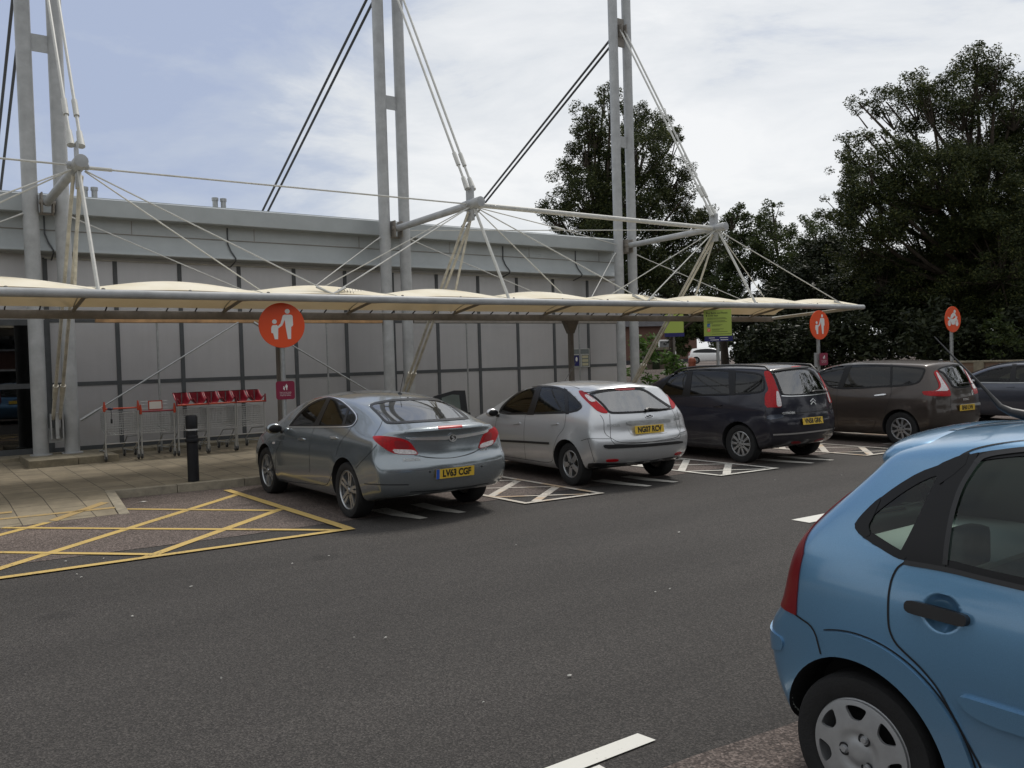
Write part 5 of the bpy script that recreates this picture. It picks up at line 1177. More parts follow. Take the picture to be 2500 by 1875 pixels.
# ---- grey saloon
A = dict(wb=2.737, track=1.60, tyre=(.338, .235), arch=.385, X=[-.72, -.42, -.05, .4, .9, 1.4, 1.85, 2.25, 2.65, 3.0, 3.25], fr=FR, m=MM,
  z0=[(-1.1, .33), (-.5, .27), (-.3, .2), (.4, .19), (2.4, .19), (3.1, .2), (3.7, .24)],
  zb=[(-1.1, .955), (-.3, .985), (.4, .975), (1.2, .955), (2.4, .92), (3.2, .80), (3.75, .64)],
  ze=[(-1.1, 1.035), (-.85, 1.045), (-.55, 1.10), (0, 1.285), (.4, 1.375), (.9, 1.425), (1.4, 1.425), (1.9, 1.36), (2.3, 1.19), (2.75, .985), (3.2, .86), (3.75, .68)],
  zc=[(-1.1, 1.075), (-.85, 1.085), (-.55, 1.15), (0, 1.335), (.4, 1.43), (.9, 1.487), (1.4, 1.497), (1.9, 1.44), (2.3, 1.27), (2.75, 1.05), (3.2, .94), (3.75, .73)],
  W=[(-1.1, .80), (-.8, .885), (-.3, .925), (.5, .932), (2, .932), (2.9, .92), (3.3, .87), (3.75, .74)],
  we=[(-1.1, .72), (-.7, .70), (-.3, .65), (.2, .60), (.9, .585), (1.5, .59), (2, .65), (2.5, .74), (2.9, .77), (3.4, .74), (3.75, .6)],
  xr=[-.91, -.975, -1.02, -1.02, -.945, -.935, -.935, -.945, -.965, -.955], rs=[.20, .20, .22, .23, .23, .24, .24, .24, .23, .22], xf=[3.6, 3.69, 3.72, 3.71, 3.69, 3.66, 3.58, 3.56, 3.53, 3.5], fs=.36, ws=(1.85, 2.9), flare=.014)
c = Car('parked_car', 'grey saloon car with red tail lamps parked nearest to the yellow hatching', A, (5.295, 9.543), .002, 'paint_steel'); c.cr(2.7646, 600, 700)
c.window('side_windows', [(288, 946), (300, 925), (360, 850), (430, 790), (500, 757), (570, 745), (640, 765), (700, 812), (742, 858), (752, 885), (745, 912), (716, 944)], 4.2, 'car_glass', frame_name='window_seal')
c.ribbon('chrome_trim', [[(288, 946), (310, 915), (360, 850), (430, 790), (500, 757), (570, 743), (640, 763), (700, 810), (742, 856), (753, 885), (745, 914), (716, 946), (600, 948), (450, 949), (288, 948)]], .016, 'chrome', .009)
c.P('door_pillar', [(552, 748), (578, 746), (490, 946), (452, 946)], 'frit', .006, it=0); c.P('door_pillar', [(690, 815), (704, 822), (664, 946), (646, 946)], 'frit', .006, it=0)
c.window('rear_window', [(818, 793), (960, 763), (1100, 752), (1250, 753), (1330, 763), (1400, 800), (1510, 888), (1490, 896), (1300, 908), (1100, 921), (955, 929), (925, 902), (880, 852)], 5, 'pale_glass', False)
c.P('tail_lamp', [(855, 1010), (900, 1008), (960, 1010), (1020, 1017), (1080, 1032), (1112, 1052), (1148, 1102), (1168, 1135), (1100, 1134), (1010, 1130), (955, 1105), (905, 1070), (868, 1038)], 'lamp_red', .006, it=1)
c.P('lamp_lens', [(985, 1096), (1060, 1098), (1140, 1102), (1160, 1131), (1090, 1131), (1010, 1126)], 'lamp_clear', .010, it=1); c.P('lamp_lens', [(1000, 1035), (1085, 1048), (1112, 1092), (1010, 1090)], 'lamp_deep', .010, it=1)
c.P('chrome_strip', [(1066, 1017), (1200, 1016), (1380, 1005), (1500, 992), (1600, 975), (1637, 962), (1625, 987), (1500, 1012), (1380, 1031), (1200, 1036), (1110, 1034)], 'chrome', .012, False, 1)
c.P('badge', circle(1393, 1018, 27, 24), 'chrome', .016, False, 0, 2.5); c.P('badge_ring', circle(1393, 1018, 20, 20), 'black_trim', .018, False, 0, 2.5)
c.ribbon('badge_emblem', [[(1403, 1003), (1388, 1005), (1384, 1014), (1400, 1020), (1398, 1030), (1384, 1033)]], .016, 'chrome', .022, False, 1)
c.P('deck_lip', [(1058, 984), (1120, 968), (1220, 942), (1400, 925), (1560, 922), (1605, 932), (1560, 950), (1400, 962), (1220, 976), (1120, 982)], 'paint_steel', .016, False, 1)
c.P('high_brake_lamp', [(1295, 951), (1455, 940), (1460, 952), (1300, 965)], 'lamp_red', .019, False, 0, 3)
c.P('plate_recess', [(1262, 1222), (1420, 1205), (1575, 1190), (1565, 1262), (1545, 1288), (1420, 1305), (1302, 1320), (1282, 1308)], 'paint_steel', .004, False, 1)
c.ribbon('panel_gap', [[(885, 1066), (850, 1110), (790, 1170), (742, 1225)], [(922, 905), (905, 950), (868, 1004)], [(1170, 1140), (1210, 1152), (1290, 1158), (1400, 1156), (1500, 1133), (1590, 1094)], [(714, 946), (690, 990), (650, 1030), (622, 1090), (605, 1150)], [(465, 948), (440, 1010), (428, 1100), (432, 1255)], [(205, 1290), (300, 1315), (430, 1330), (540, 1342), (560, 1320), (585, 1250)], [(300, 950), (265, 1000), (215, 1080), (195, 1180), (205, 1290)]], .007)
c.ribbon('bumper_line', [[(800, 1330), (950, 1338), (1100, 1336)], [(1110, 1385), (1300, 1375), (1500, 1350), (1640, 1325)]], .010, 'black_trim', .003, False)
c.P('door_handle', [(356, 1022), (392, 1020), (396, 1034), (362, 1038)], 'chrome', .018, it=1, h=2.5, thick=.02); c.P('door_handle', [(572, 1015), (615, 1012), (618, 1026), (578, 1030)], 'chrome', .018, it=1, h=2.5, thick=.02)
c.P('parking_sensor', circle(1243, 1250, 6, 10), 'black_trim', .003, False, 0, 2); c.P('parking_sensor', circle(1592, 1212, 6, 10), 'black_trim', .003, False, 0, 2)
c.P('side_repeater', [(180, 1048), (195, 1046), (197, 1060), (183, 1062)], 'lamp_clear', .004, it=1, h=2)
c.badge_text('INSIGNIA', .042, .50, .735, 'galvanised'); c.badge_text('CDTi', .046, -.50, .77, 'galvanised')
c.plate(.0, .552, 'LV63 CGF', blue=True)
c.screen_front(1.02, 1.40, .70, .56); c.cut_and_finish(); c.wheels('twin5', .245); c.seats([1.45], .45, .58, top=1.20, dash=2.05); c.mirror_pair(2.15, .89, .985)
l, n = c.px(600+1040/2.7646, 700+722/2.7646); c.rod('aerial', [l, l+Vector((-.13, 0, .27))], .004); MB().ball(tuple(l), (.05, .022, .022), 12, 8).build('aerial_base', 'black_trim', c.root)
l, n = c.px(600+1094/2.7646, 700+750/2.7646); MB().ball(tuple(l), (.012, .012, .012), 10, 6).build('washer_jet', 'black_trim', c.root)
# right front door standing open
dr = MB(); hx, hy, an = 2.02, -.90, R(62)
def dpt(a, z, k=0): return (hx-math.cos(an)*a+math.sin(an)*k, hy-math.sin(an)*a-math.cos(an)*k, z)
fr_ = [(0, .94), (.25, 1.14), (.55, 1.33), (.85, 1.405), (1.02, 1.40), (1.06, .96)]; inn = [(.16, .99), (.33, 1.14), (.58, 1.28), (.82, 1.345), (.93, 1.335), (.96, .99)]
for k0 in (0,):
    n = len(fr_); V = [dpt(a, z, 0) for a, z in fr_]+[dpt(a, z, 0) for a, z in inn]+[dpt(a, z, .06) for a, z in fr_]+[dpt(a, z, .06) for a, z in inn]
    dr.add(V, [(i, (i+1) % n, n+(i+1) % n, n+i) for i in range(n)]+[(2*n+i, 3*n+i, 3*n+(i+1) % n, 2*n+(i+1) % n) for i in range(n)]+[(i, 2*n+i, 2*n+(i+1) % n, (i+1) % n) for i in range(n)]+[(n+i, n+(i+1) % n, 3*n+(i+1) % n, 3*n+i) for i in range(n)])
lower = [(0, .94), (1.06, .96), (1.08, .5), (1.0, .26), (.06, .26), (0, .5)]; m_ = len(lower)
dr.add([dpt(a, z, -.03) for a, z in lower]+[dpt(a, z, .09) for a, z in lower], [tuple(range(m_)), tuple(range(2*m_-1, m_-1, -1))]+[(i, m_+i, m_+(i+1) % m_, (i+1) % m_) for i in range(m_)])
do = dr.build('open_door', 'black_trim', c.root, smooth=False); MB().add([dpt(a, z, .03) for a, z in inn], [tuple(range(len(inn)))]).build('door_glass', 'car_glass', do, smooth=False)
MB().box((dpt(.9, 1, 0)[0]-.06, dpt(.9, 1, 0)[1]-.2, .93), (dpt(.9, 1, 0)[0]+.06, dpt(.9, 1, 0)[1]-.05, 1.07)).build('door_mirror', 'black_trim', do, bevel=.03)

# ---- silver hatchback
B_ = dict(wb=2.64, track=1.535, tyre=(.315, .205), arch=.352, X=[-.52, -.2, .2, .65, 1.1, 1.5, 1.9, 2.3, 2.65, 2.95, 3.15], fr=FR, m=MM,
  z0=[(-.85, .36), (-.45, .30), (-.25, .22), (.4, .20), (2.3, .20), (3.0, .22), (3.5, .26)],
  zb=[(-.85, .995), (0, 1.0), (1, .975), (2.2, .93), (3.0, .83), (3.52, .68)],
  ze=[(-.85, 1.25), (-.55, 1.335), (-.25, 1.385), (.3, 1.42), (.9, 1.43), (1.4, 1.415), (1.75, 1.34), (2.1, 1.19), (2.55, 1.0), (3.0, .88), (3.52, .71)],
  zc=[(-.85, 1.30), (-.55, 1.395), (-.25, 1.44), (.3, 1.48), (.9, 1.497), (1.4, 1.48), (1.75, 1.41), (2.1, 1.26), (2.55, 1.06), (3.0, .95), (3.52, .75)],
  W=[(-.85, .80), (-.5, .885), (0, .915), (.6, .92), (2, .92), (2.7, .91), (3.1, .86), (3.52, .72)],
  we=[(-.85, .56), (-.4, .565), (.2, .58), (.9, .585), (1.5, .60), (2, .68), (2.5, .76), (3.0, .74), (3.52, .58)],
  xr=[-.70, -.775, -.815, -.815, -.738, -.73, -.715, -.60, -.49, -.44], rs=[.20, .20, .21, .21, .20, .20, .20, .17, .14, .12], xf=[3.38, 3.46, 3.49, 3.48, 3.46, 3.42, 3.33, 3.31, 3.28, 3.25], fs=.36, ws=(1.5, 2.7), flare=.02, flare_w=.12)
c = Car('parked_car', 'silver hatchback with tall pillar tail lamps parked second along the wall', B_, (8.767, 9.5235), .092, 'paint_silver'); c.cr(3.017, 1100, 700)
c.window('side_windows', [(346, 944), (375, 880), (450, 810), (540, 752), (620, 733), (700, 727), (790, 735), (855, 760), (915, 812), (968, 872), (968, 892), (935, 918), (862, 934), (600, 941)], 4.5, 'car_glass')
c.P('door_pillar', [(638, 728), (676, 728), (612, 944), (562, 944)], 'frit', .006, it=0); c.P('door_pillar', [(836, 745), (862, 760), (872, 938), (848, 940)], 'frit', .006, it=0)
c.window('rear_window', [(1008, 790), (1100, 765), (1250, 748), (1380, 744), (1440, 758), (1540, 828), (1645, 896), (1640, 903), (1440, 928), (1250, 938), (1165, 936), (1120, 875), (1060, 822)], 5, 'pale_glass', False)
c.P('tail_lamp', [(942, 768), (960, 764), (1000, 778), (1080, 848), (1140, 903), (1163, 933), (1120, 932), (1075, 913), (1010, 853), (958, 802)], 'lamp_red', .006, it=1)
c.P('lamp_lens', [(984, 798), (1012, 795), (1078, 846), (1034, 852)], 'lamp_clear', .010, it=1, h=3)
c.P('high_brake_lamp', [(1205, 750), (1360, 746), (1352, 762), (1218, 766)], 'lamp_deep', .008, False, 1, 3)
c.P('roof_spoiler', [(955, 757), (1010, 738), (1150, 722), (1300, 718), (1400, 738), (1440, 748), (1380, 744), (1250, 748), (1100, 764), (1000, 786)], 'paint_silver', .018, False, 1, thick=.03)
c.P('grab_strip', [(1288, 993), (1400, 986), (1610, 973), (1616, 985), (1612, 1000), (1450, 1012), (1302, 1021)], 'galvanised', .016, False, 1)
c.P('plate_recess', [(1298, 1024), (1450, 1016), (1612, 1005), (1606, 1050), (1590, 1080), (1470, 1090), (1345, 1096), (1318, 1072)], 'paint_silver', .004, False, 1)
c.P('badge', circle(1463, 955, 30, 28, 14), 'chrome', .010, False, 0, 2.5); c.P('badge_ring', circle(1463, 955, 26, 24, 11), 'black_trim', .012, False, 0, 2.5); c.ribbon('badge_emblem', [[(1445, 952), (1452, 950), (1455, 958)], [(1460, 960), (1466, 954), (1470, 960)], [(1474, 958), (1480, 950), (1482, 958)]], .007, 'chrome', .014, False, 1)
c.P('bumper_strip', [(1118, 1164), (1200, 1163), (1400, 1160), (1560, 1147), (1706, 1133), (1710, 1153), (1560, 1168), (1420, 1181), (1250, 1190), (1138, 1194)], 'black_trim', .010, False, 1)
c.P('lower_valance', [(1003, 1303), (1060, 1297), (1200, 1301), (1400, 1290), (1690, 1243), (1700, 1280), (1600, 1320), (1400, 1345), (1250, 1352), (1030, 1378)], 'black_trim', .006, False, 1)
c.P('bumper_reflector', [(1143, 1272), (1236, 1267), (1237, 1285), (1147, 1291)], 'lamp_red', .010, it=1, h=3)
c.ribbon('panel_gap', [[(1172, 940), (1176, 1030), (1178, 1125), (1212, 1162)], [(1212, 1160), (1300, 1158), (1420, 1150), (1600, 1125), (1672, 1108), (1692, 1070), (1688, 1000), (1665, 905)], [(552, 944), (543, 1020), (540, 1100), (545, 1200), (556, 1272)], [(850, 938), (845, 1000), (832, 1050), (790, 1100), (765, 1160), (755, 1230)], [(360, 1242), (556, 1272), (752, 1302), (758, 1230)], [(350, 945), (330, 1010), (325, 1120), (345, 1240)], [(1178, 1120), (1100, 1120), (1010, 1118), (960, 1135)], [(840, 722), (900, 732), (950, 752)], [(1010, 1118), (1060, 1290)]], .007)
c.P('side_moulding', [(328, 1124), (540, 1134), (726, 1146), (726, 1161), (540, 1150), (329, 1139)], 'black_trim', .012, it=0)
c.P('door_handle', [(455, 1003), (512, 997), (516, 1010), (460, 1016)], 'paint_silver', .022, it=1, h=2.5, thick=.024); c.P('door_handle', [(725, 1005), (792, 1002), (796, 1016), (730, 1020)], 'paint_silver', .022, it=1, h=2.5, thick=.024)
c.badge_text('FOCUS', .05, .55, .885, 'galvanised'); c.badge_text('ZETEC', .04, -.62, .905, 'galvanised')
c.plate(.0, .808, 'NG07 RCV', tilt=.12)
c.screen_front(1.03, 1.38, .68, .56); c.cut_and_finish(); c.wheels('five', .205); c.seats([1.35], .35, .58, top=1.22, dash=1.95); c.mirror_pair(2.05, .89, .99, sc=.95)
c.rod('rear_wiper', [c.px(1100+q[0]/3.017, 700+q[1]/3.017)[0]+Vector((-.03, 0, .0)) for q in ((1430, 912), (1445, 898), (1520, 903), (1600, 895))], [.028, .022, .016, .006], n=8)
l, n = c.px(1100+770/3.017, 700+690/3.017); c.rod('aerial', [(1.35, .0, 1.48), (1.0, 0, 1.80)], .004)
bg_ = MB().box((-.45, -.5, .78), (.0, .45, 1.02)); bg_.build('parcel_shelf', 'dark', c.root, bevel=.03)

# ---- dark people carrier
C_ = dict(wb=2.728, track=1.55, tyre=(.325, .215), arch=.368, X=[-.50, -.2, .25, .7, 1.2, 1.6, 2.0, 2.4, 2.8, 3.05, 3.3], fr=FR, m=MM,
  z0=[(-.85, .36), (-.45, .28), (-.25, .20), (.4, .19), (2.4, .19), (3.1, .21), (3.7, .25)],
  zb=[(-.85, 1.02), (0, 1.02), (1, 1.0), (2.3, .97), (3.1, .87), (3.72, .70)],
  ze=[(-.85, 1.40), (-.6, 1.52), (-.3, 1.565), (.3, 1.59), (.9, 1.59), (1.4, 1.57), (1.9, 1.46), (2.3, 1.29), (2.8, 1.08), (3.2, .94), (3.72, .74)],
  zc=[(-.85, 1.46), (-.6, 1.59), (-.3, 1.63), (.3, 1.66), (.9, 1.665), (1.4, 1.65), (1.9, 1.55), (2.3, 1.37), (2.8, 1.14), (3.2, 1.0), (3.72, .78)],
  W=[(-.85, .80), (-.5, .88), (0, .91), (.6, .915), (2.2, .915), (2.9, .90), (3.3, .85), (3.72, .72)],
  we=[(-.85, .60), (-.4, .61), (.2, .62), (.9, .63), (1.5, .64), (2, .70), (2.6, .77), (3.1, .75), (3.72, .58)],
  xr=[-.69, -.78, -.82, -.815, -.785, -.775, -.76, -.69, -.60, -.55], rs=[.18, .18, .2, .2, .2, .2, .2, .17, .15, .13], xf=[3.58, 3.68, 3.71, 3.70, 3.68, 3.64, 3.56, 3.53, 3.5, 3.46], fs=.36, ws=(1.6, 3.0), flare=.012)
c = Car('parked_car', 'dark navy people carrier with silver alloy wheels parked third along the wall', C_, (12.403, 9.472), .030, 'paint_navy'); c.cr(3.19, 1550, 680)
c.window('side_windows', [(128, 905), (250, 772), (330, 712), (425, 700), (600, 704), (800, 718), (985, 736), (1014, 800), (1014, 856), (985, 892), (750, 908), (360, 918), (150, 925)], 4, 'privacy_glass')
c.P('door_pillar', [(420, 702), (452, 704), (428, 918), (366, 918)], 'frit', .006, it=0); c.P('door_pillar', [(728, 710), (785, 715), (782, 908), (738, 910)], 'frit', .006, it=0); c.P('door_pillar', [(268, 765), (300, 740), (176, 915), (140, 918)], 'frit', .006, it=0)
c.window('rear_window', [(1062, 726), (1150, 712), (1250, 700), (1352, 696), (1400, 738), (1480, 832), (1527, 888), (1400, 905), (1230, 917), (1145, 914), (1122, 855), (1092, 775)], 4.2, 'rear_glass', False)
c.P('tail_lamp', [(1002, 724), (1040, 719), (1062, 738), (1085, 790), (1115, 870), (1135, 940), (1145, 1003), (1090, 1004), (1014, 1005), (1012, 905), (1042, 868), (1028, 815)], 'lamp_red', .008, it=1)
c.P('lamp_lens', [(1100, 875), (1116, 880), (1138, 960), (1141, 998), (1104, 998), (1100, 930)], 'lamp_clear', .012, it=1, h=3)
c.P('roof_spoiler', [(1045, 722), (1150, 706), (1250, 694), (1345, 688), (1352, 698), (1250, 704), (1150, 718), (1060, 732)], 'black_trim', .02, False, 1, thick=.03)
c.P('high_brake_lamp', [(1215, 688), (1290, 684), (1292, 694), (1218, 700)], 'lamp_red', .012, False, 1, 3)
c.ribbon('chrome_trim', [[(1140, 914), (1200, 918), (1300, 914), (1400, 906), (1520, 888)]], .012, 'chrome', .01, False)
c.ribbon('chrome_trim', [[(1075, 1216), (1240, 1208), (1450, 1184), (1575, 1164)]], .026, 'chrome', .010, False)
c.ribbon('panel_gap', [[(1142, 1056), (1240, 1052), (1400, 1035), (1550, 1012)], [(1015, 1005), (1018, 1105)], [(430, 920), (418, 1000), (420, 1150), (440, 1290)], [(738, 912), (735, 1000), (700, 1080), (680, 1180)], [(1158, 1060), (1160, 1085), (1100, 1090), (1020, 1104)]], .007)
c.P('bumper_step', [(1030, 1062), (1140, 1056), (1160, 1066), (1155, 1086), (1030, 1104)], 'paint_slate', .006, it=1)
for o_ in [(1362, 958, 1383, 935, 1402, 957), (1366, 980, 1384, 957, 1406, 978)]: c.ribbon('badge_emblem', [[o_[:2], o_[2:4], o_[4:]]], .020, 'chrome', .012, False, 0)
c.P('door_handle', [(612, 985), (680, 980), (682, 990), (618, 996)], 'paint_navy', .02, it=1, h=2.5, thick=.02)
c.P('bumper_reflector', [(1215, 1272), (1290, 1268), (1290, 1285), (1218, 1290)], 'lamp_deep', .006, it=1, h=3); c.P('bumper_reflector', [(1500, 1245), (1565, 1215), (1560, 1240), (1510, 1262)], 'lamp_clear', .006, False, 1, 3)
c.badge_text('CITROEN', .05, .50, .845, 'chrome'); c.badge_text('C4', .07, -.66, .875, 'chrome')
c.plate(.02, .697, 'VN58 GRK')
c.screen_front(1.10, 1.52, .70, .58); c.cut_and_finish(); c.wheels('ten', .215); c.seats([1.45, .55], -.15, .62, top=1.32, dash=2.15); c.mirror_pair(2.25, .89, 1.05)
for sg in (1, -1):
    ts = c.top_s(); pts = []
    for i, x in enumerate(np.linspace(-.48, 1.75, 16)): l, n = ts(x, sg*(.60+.02*math.sin(x))); pts.append(l+Vector((0, 0, .015 if i in (0, 15) else .05)))
    c.rod('roof_rail', pts, .018, n=8)
c.rod('rear_wiper', [c.px(1550+q[0]/3.19, 680+q[1]/3.19)[0]+Vector((-.025, 0, 0)) for q in ((1372, 884), (1385, 876), (1440, 872), (1500, 876))], [.02, .018, .014, .006], n=8)
l, n = c.top_s()(1.0, 0); c.rod('aerial', [l, l+Vector((-.10, 0, .20))], .004)

# ---- brown people carrier
D_ = dict(C_); D_.update(wb=2.77, track=1.56, tyre=(.325, .215), arch=.366,
  zb=[(-.85, 1.02), (0, 1.03), (1, .99), (2.3, .94), (3.1, .86), (3.72, .70)],
  ze=[(-.85, 1.36), (-.6, 1.475), (-.3, 1.52), (.3, 1.55), (.9, 1.56), (1.4, 1.54), (1.9, 1.44), (2.3, 1.28), (2.8, 1.07), (3.2, .94), (3.72, .74)],
  zc=[(-.85, 1.42), (-.6, 1.545), (-.3, 1.59), (.3, 1.625), (.9, 1.635), (1.4, 1.62), (1.9, 1.53), (2.3, 1.36), (2.8, 1.13), (3.2, 1.0), (3.72, .78)],
  xr=[-.68, -.77, -.80, -.79, -.775, -.77, -.75, -.66, -.55, -.50])
c = Car('parked_car', 'brown people carrier with white and red tail lamps parked fourth along the wall', D_, (16.35, 8.90), .03, 'paint_brown'); c.cr(3.19, 1850, 680)
c.window('side_windows', [(468, 738), (520, 700), (600, 676), (690, 664), (850, 666), (1000, 670), (1250, 690), (1314, 700), (1290, 762), (1255, 817), (1150, 838), (860, 853), (580, 865), (505, 800)], 3.8, 'privacy_glass')
c.P('door_pillar', [(690, 664), (738, 664), (662, 860), (618, 860)], 'frit', .006, it=0); c.P('door_pillar', [(1034, 670), (1052, 670), (1046, 848), (1028, 848)], 'frit', .006, it=0)
c.window('rear_window', [(1392, 716), (1420, 692), (1500, 672), (1600, 664), (1642, 700), (1718, 832), (1600, 853), (1522, 853), (1490, 802), (1450, 742)], 3.8, 'rear_glass', False)
c.P('tail_lamp', [(1368, 735), (1384, 716), (1402, 718), (1422, 760), (1470, 820), (1497, 875), (1505, 908), (1490, 919), (1300, 913), (1278, 884), (1292, 877), (1380, 875), (1410, 850), (1408, 820), (1392, 780)], 'lamp_red', .007, it=1, h=3)
c.P('lamp_lens', [(1386, 724), (1404, 742), (1460, 825), (1492, 876), (1405, 876), (1340, 880), (1390, 876), (1424, 852), (1424, 815), (1398, 765)], 'lamp_clear', .011, it=1, h=3)
c.ribbon('panel_gap', [[(1040, 850), (1038, 910), (1010, 980), (990, 1050)], [(620, 865), (612, 950), (615, 1100), (640, 1190)], [(640, 1192), (900, 1205), (1000, 1180)], [(1503, 915), (1500, 1000), (1520, 1070)]], .007)
c.P('grab_strip', [(1574, 982), (1735, 964), (1736, 984), (1580, 1000)], 'galvanised', .014, False, 0, 3)
c.P('door_handle', [(908, 908), (1000, 897), (1003, 908), (915, 917)], 'chrome', .022, it=1, h=2.5, thick=.02)
c.ribbon('badge_emblem', [[(1666, 868), (1672, 885), (1667, 906), (1661, 886), (1666, 868)]], .018, 'chrome', .012, False, 0)
c.P('side_moulding', [(640, 1103), (925, 1100), (905, 1150), (870, 1180), (640, 1172)], 'paint_brown', .010, it=1)
c.badge_text('SCENIC', .055, -.05, .86, 'chrome'); c.plate(-.02, .71, 'BF60 LVN', tilt=0)
c.screen_front(1.09, 1.49, .70, .58); c.cut_and_finish(); c.wheels('nine', .215); c.seats([1.45], .45, .62, top=1.30, dash=2.15); c.mirror_pair(2.25, .89, 1.03)
c.rod('rear_wiper', [c.px(1850+q[0]/3.19, 680+q[1]/3.19)[0]+Vector((-.02, 0, 0)) for q in ((1560, 822), (1610, 814), (1665, 818))], [.016, .014, .006], n=8)
ts = c.top_s(); l, n = ts(-.25, -.1); MB().ball(tuple(l), (.05, .03, .03), 10, 6).build('aerial_base', 'black_trim', c.root)

# ---- slate blue saloon at the far end
E_ = dict(A); E_['X'] = A['X']
c = Car('parked_car', 'slate blue saloon at the far right, half hidden by the brown people carrier', E_, (22.03, 8.15), .02, 'paint_slate', 2)
sd_ = c.side_s(1)
for nm, pts in (('side_windows', [(2.55, .99), (2.2, 1.17), (1.8, 1.32), (1.3, 1.39), (.8, 1.38), (.3, 1.30), (-.05, 1.16), (-.25, 1.03), (.3, 1.005), (1.4, .985)]),):
    c.window(nm, pts, .035, 'car_glass', True, sampler=sd_, raw=True, it=2, h=.06, cutter='side')
for pts in ([(1.32, 1.41), (1.42, 1.41), (1.36, .98), (1.22, .98)], [(.28, 1.32), (.34, 1.33), (.30, 1.0), (.22, 1.0)]):
    for o_ in c.surf('door_pillar', [pts], .05, sd_, 'frit', .006, .008, None, True): pass
c.surf('chrome_trim', [[(2.6, .972), (1.4, .965), (-.3, .985), (-.3, 1.003), (1.4, .985), (2.6, .992)]], .08, sd_, 'galvanised', .008, .008, None, True)
c.surf('door_handle', [chaikin([(1.42, .865), (1.24, .875), (1.24, .90), (1.42, .89)], 1)], .03, sd_, 'paint_slate', .02, .02, None, True)
c.surf('rear_window', [chaikin([(-.58, 1.12), (.58, 1.12), (.5, 1.36), (-.5, 1.36)], 1)], .07, c.rear_s(), 'frit', .004)
c.surf('tail_lamp', [chaikin([(.50, .74), (.78, .80), (.80, .93), (.55, .95)], 1)], .04, c.rear_s(), 'lamp_red', .006, .01, None, True)
c.plate(.0, .55, '')
c.screen_front(1.02, 1.40, .70, .56); c.cut_and_finish(); c.wheels('five', .215); c.seats([1.45], .45, .58, top=1.18, dash=2.05); c.mirror_pair(2.15, .89, .985)

# ---- white car on the raised lane
q = at_d(1700, 860, 82); ang = 2.45
c = Car('parked_car', 'white hatchback glimpsed on the raised lane beyond the lime green notice', B_, (q.x, q.y), ang, 'paint_white', 2); c.root.location.z = at_d(1720, 849, 83).z-1.5
sd_ = c.side_s(1)
c.surf('side_windows', [chaikin([(2.3, .98), (1.9, 1.25), (1.3, 1.38), (.6, 1.38), (0, 1.30), (-.35, 1.12), (-.2, 1.04), (1.2, .99)], 2)], .07, sd_, 'frit', .005, .01, None, True)
c.surf('tail_lamp', [chaikin([(.55, .8), (.78, .8), (.66, 1.2), (.56, 1.2)], 1)], .05, c.rear_s(), 'lamp_red', .006, .01, None, True)
c.screen_front(1.03, 1.38, .68, .56); c.cut_and_finish(); c.wheels('five', .205)

# ---- blue hatchback in the foreground (nose away from the store)
G_ = dict(wb=2.46, track=1.44, tyre=(.292, .180), arch=.352, archz=.30, X=[-.36, -.12, .16, .5, .9, 1.3, 1.65, 2.0, 2.35, 2.65, 2.85], fr=FR, m=[.90, .965, .998, 1.0, .998, .98, .94],
  z0=[(-.65, .30), (-.38, .24), (-.2, .2), (.4, .19), (2.2, .19), (2.8, .22), (3.2, .26)],
  zb=[(-.65, 1.00), (-.2, 1.06), (.2, 1.06), (.8, 1.035), (1.5, 1.0), (2.2, .95), (2.7, .85), (3.2, .70)],
  ze=[(-.65, 1.02), (-.4, 1.20), (-.1, 1.385), (.2, 1.46), (.6, 1.495), (1.0, 1.49), (1.4, 1.445), (1.75, 1.32), (2.1, 1.16), (2.5, 1.0), (2.85, .88), (3.2, .74)],
  zc=[(-.65, 1.06), (-.4, 1.26), (-.1, 1.445), (.2, 1.525), (.6, 1.56), (1.0, 1.562), (1.4, 1.52), (1.75, 1.39), (2.1, 1.22), (2.5, 1.05), (2.85, .93), (3.2, .78)],
  W=[(-.65, .72), (-.35, .79), (0, .825), (.6, .833), (1.6, .833), (2.4, .82), (2.8, .77), (3.2, .64)],
  we=[(-.65, .54), (-.3, .56), (.1, .565), (.6, .57), (1.1, .575), (1.6, .62), (2.1, .68), (2.6, .68), (3.2, .52)],
  xr=[-.47, -.575, -.635, -.64, -.545, -.525, -.475, -.335, -.15, -.09], rs=[.22, .21, .21, .20, .19, .19, .18, .14, .12, .10], xf=[3.06, 3.14, 3.17, 3.16, 3.14, 3.10, 3.02, 2.99, 2.96, 2.93], fs=.36, ws=(1.4, 2.6), flare=.006, flare_w=.14)
c = Car('parked_car', 'bright blue hatchback with silver wheel trims cut off by the right edge of the picture', G_, (3.765, 1.896), math.pi, 'paint_blue'); c.cr(1.793, 1800, 950)
LW = [(512, 602), (540, 560), (600, 500), (700, 425), (800, 365), (900, 330), (965, 303)]
c.window('quarter_window', [(512, 602), (540, 560), (600, 500), (700, 425), (800, 365), (900, 330), (960, 305), (938, 352), (880, 470), (800, 640), (740, 752), (700, 742), (640, 706), (540, 642)], 22, 'clear_glass', h=9, it=1)
c.P('window_mask', [(512, 602), (540, 560), (600, 500), (640, 470), (600, 560), (576, 602), (590, 640), (560, 650)], 'frit', .0075, it=1, h=8)
c.window('door_window', [(738, 754), (800, 640), (880, 470), (938, 352), (962, 304), (1080, 276), (1255, 258), (1420, 252), (1640, 275), (1850, 350), (2010, 460), (2120, 600), (2190, 760), (2250, 960), (2160, 1010), (2000, 990), (1700, 950), (1480, 912), (1255, 862), (1080, 824), (920, 782)], 20, 'clear_glass', h=11, it=1)
c.P('door_pillar', [(738, 754), (800, 640), (880, 470), (962, 304), (1060, 282), (1040, 330), (985, 420), (945, 540), (922, 680), (915, 780), (820, 765)], 'frit', .0085, it=0, h=9)
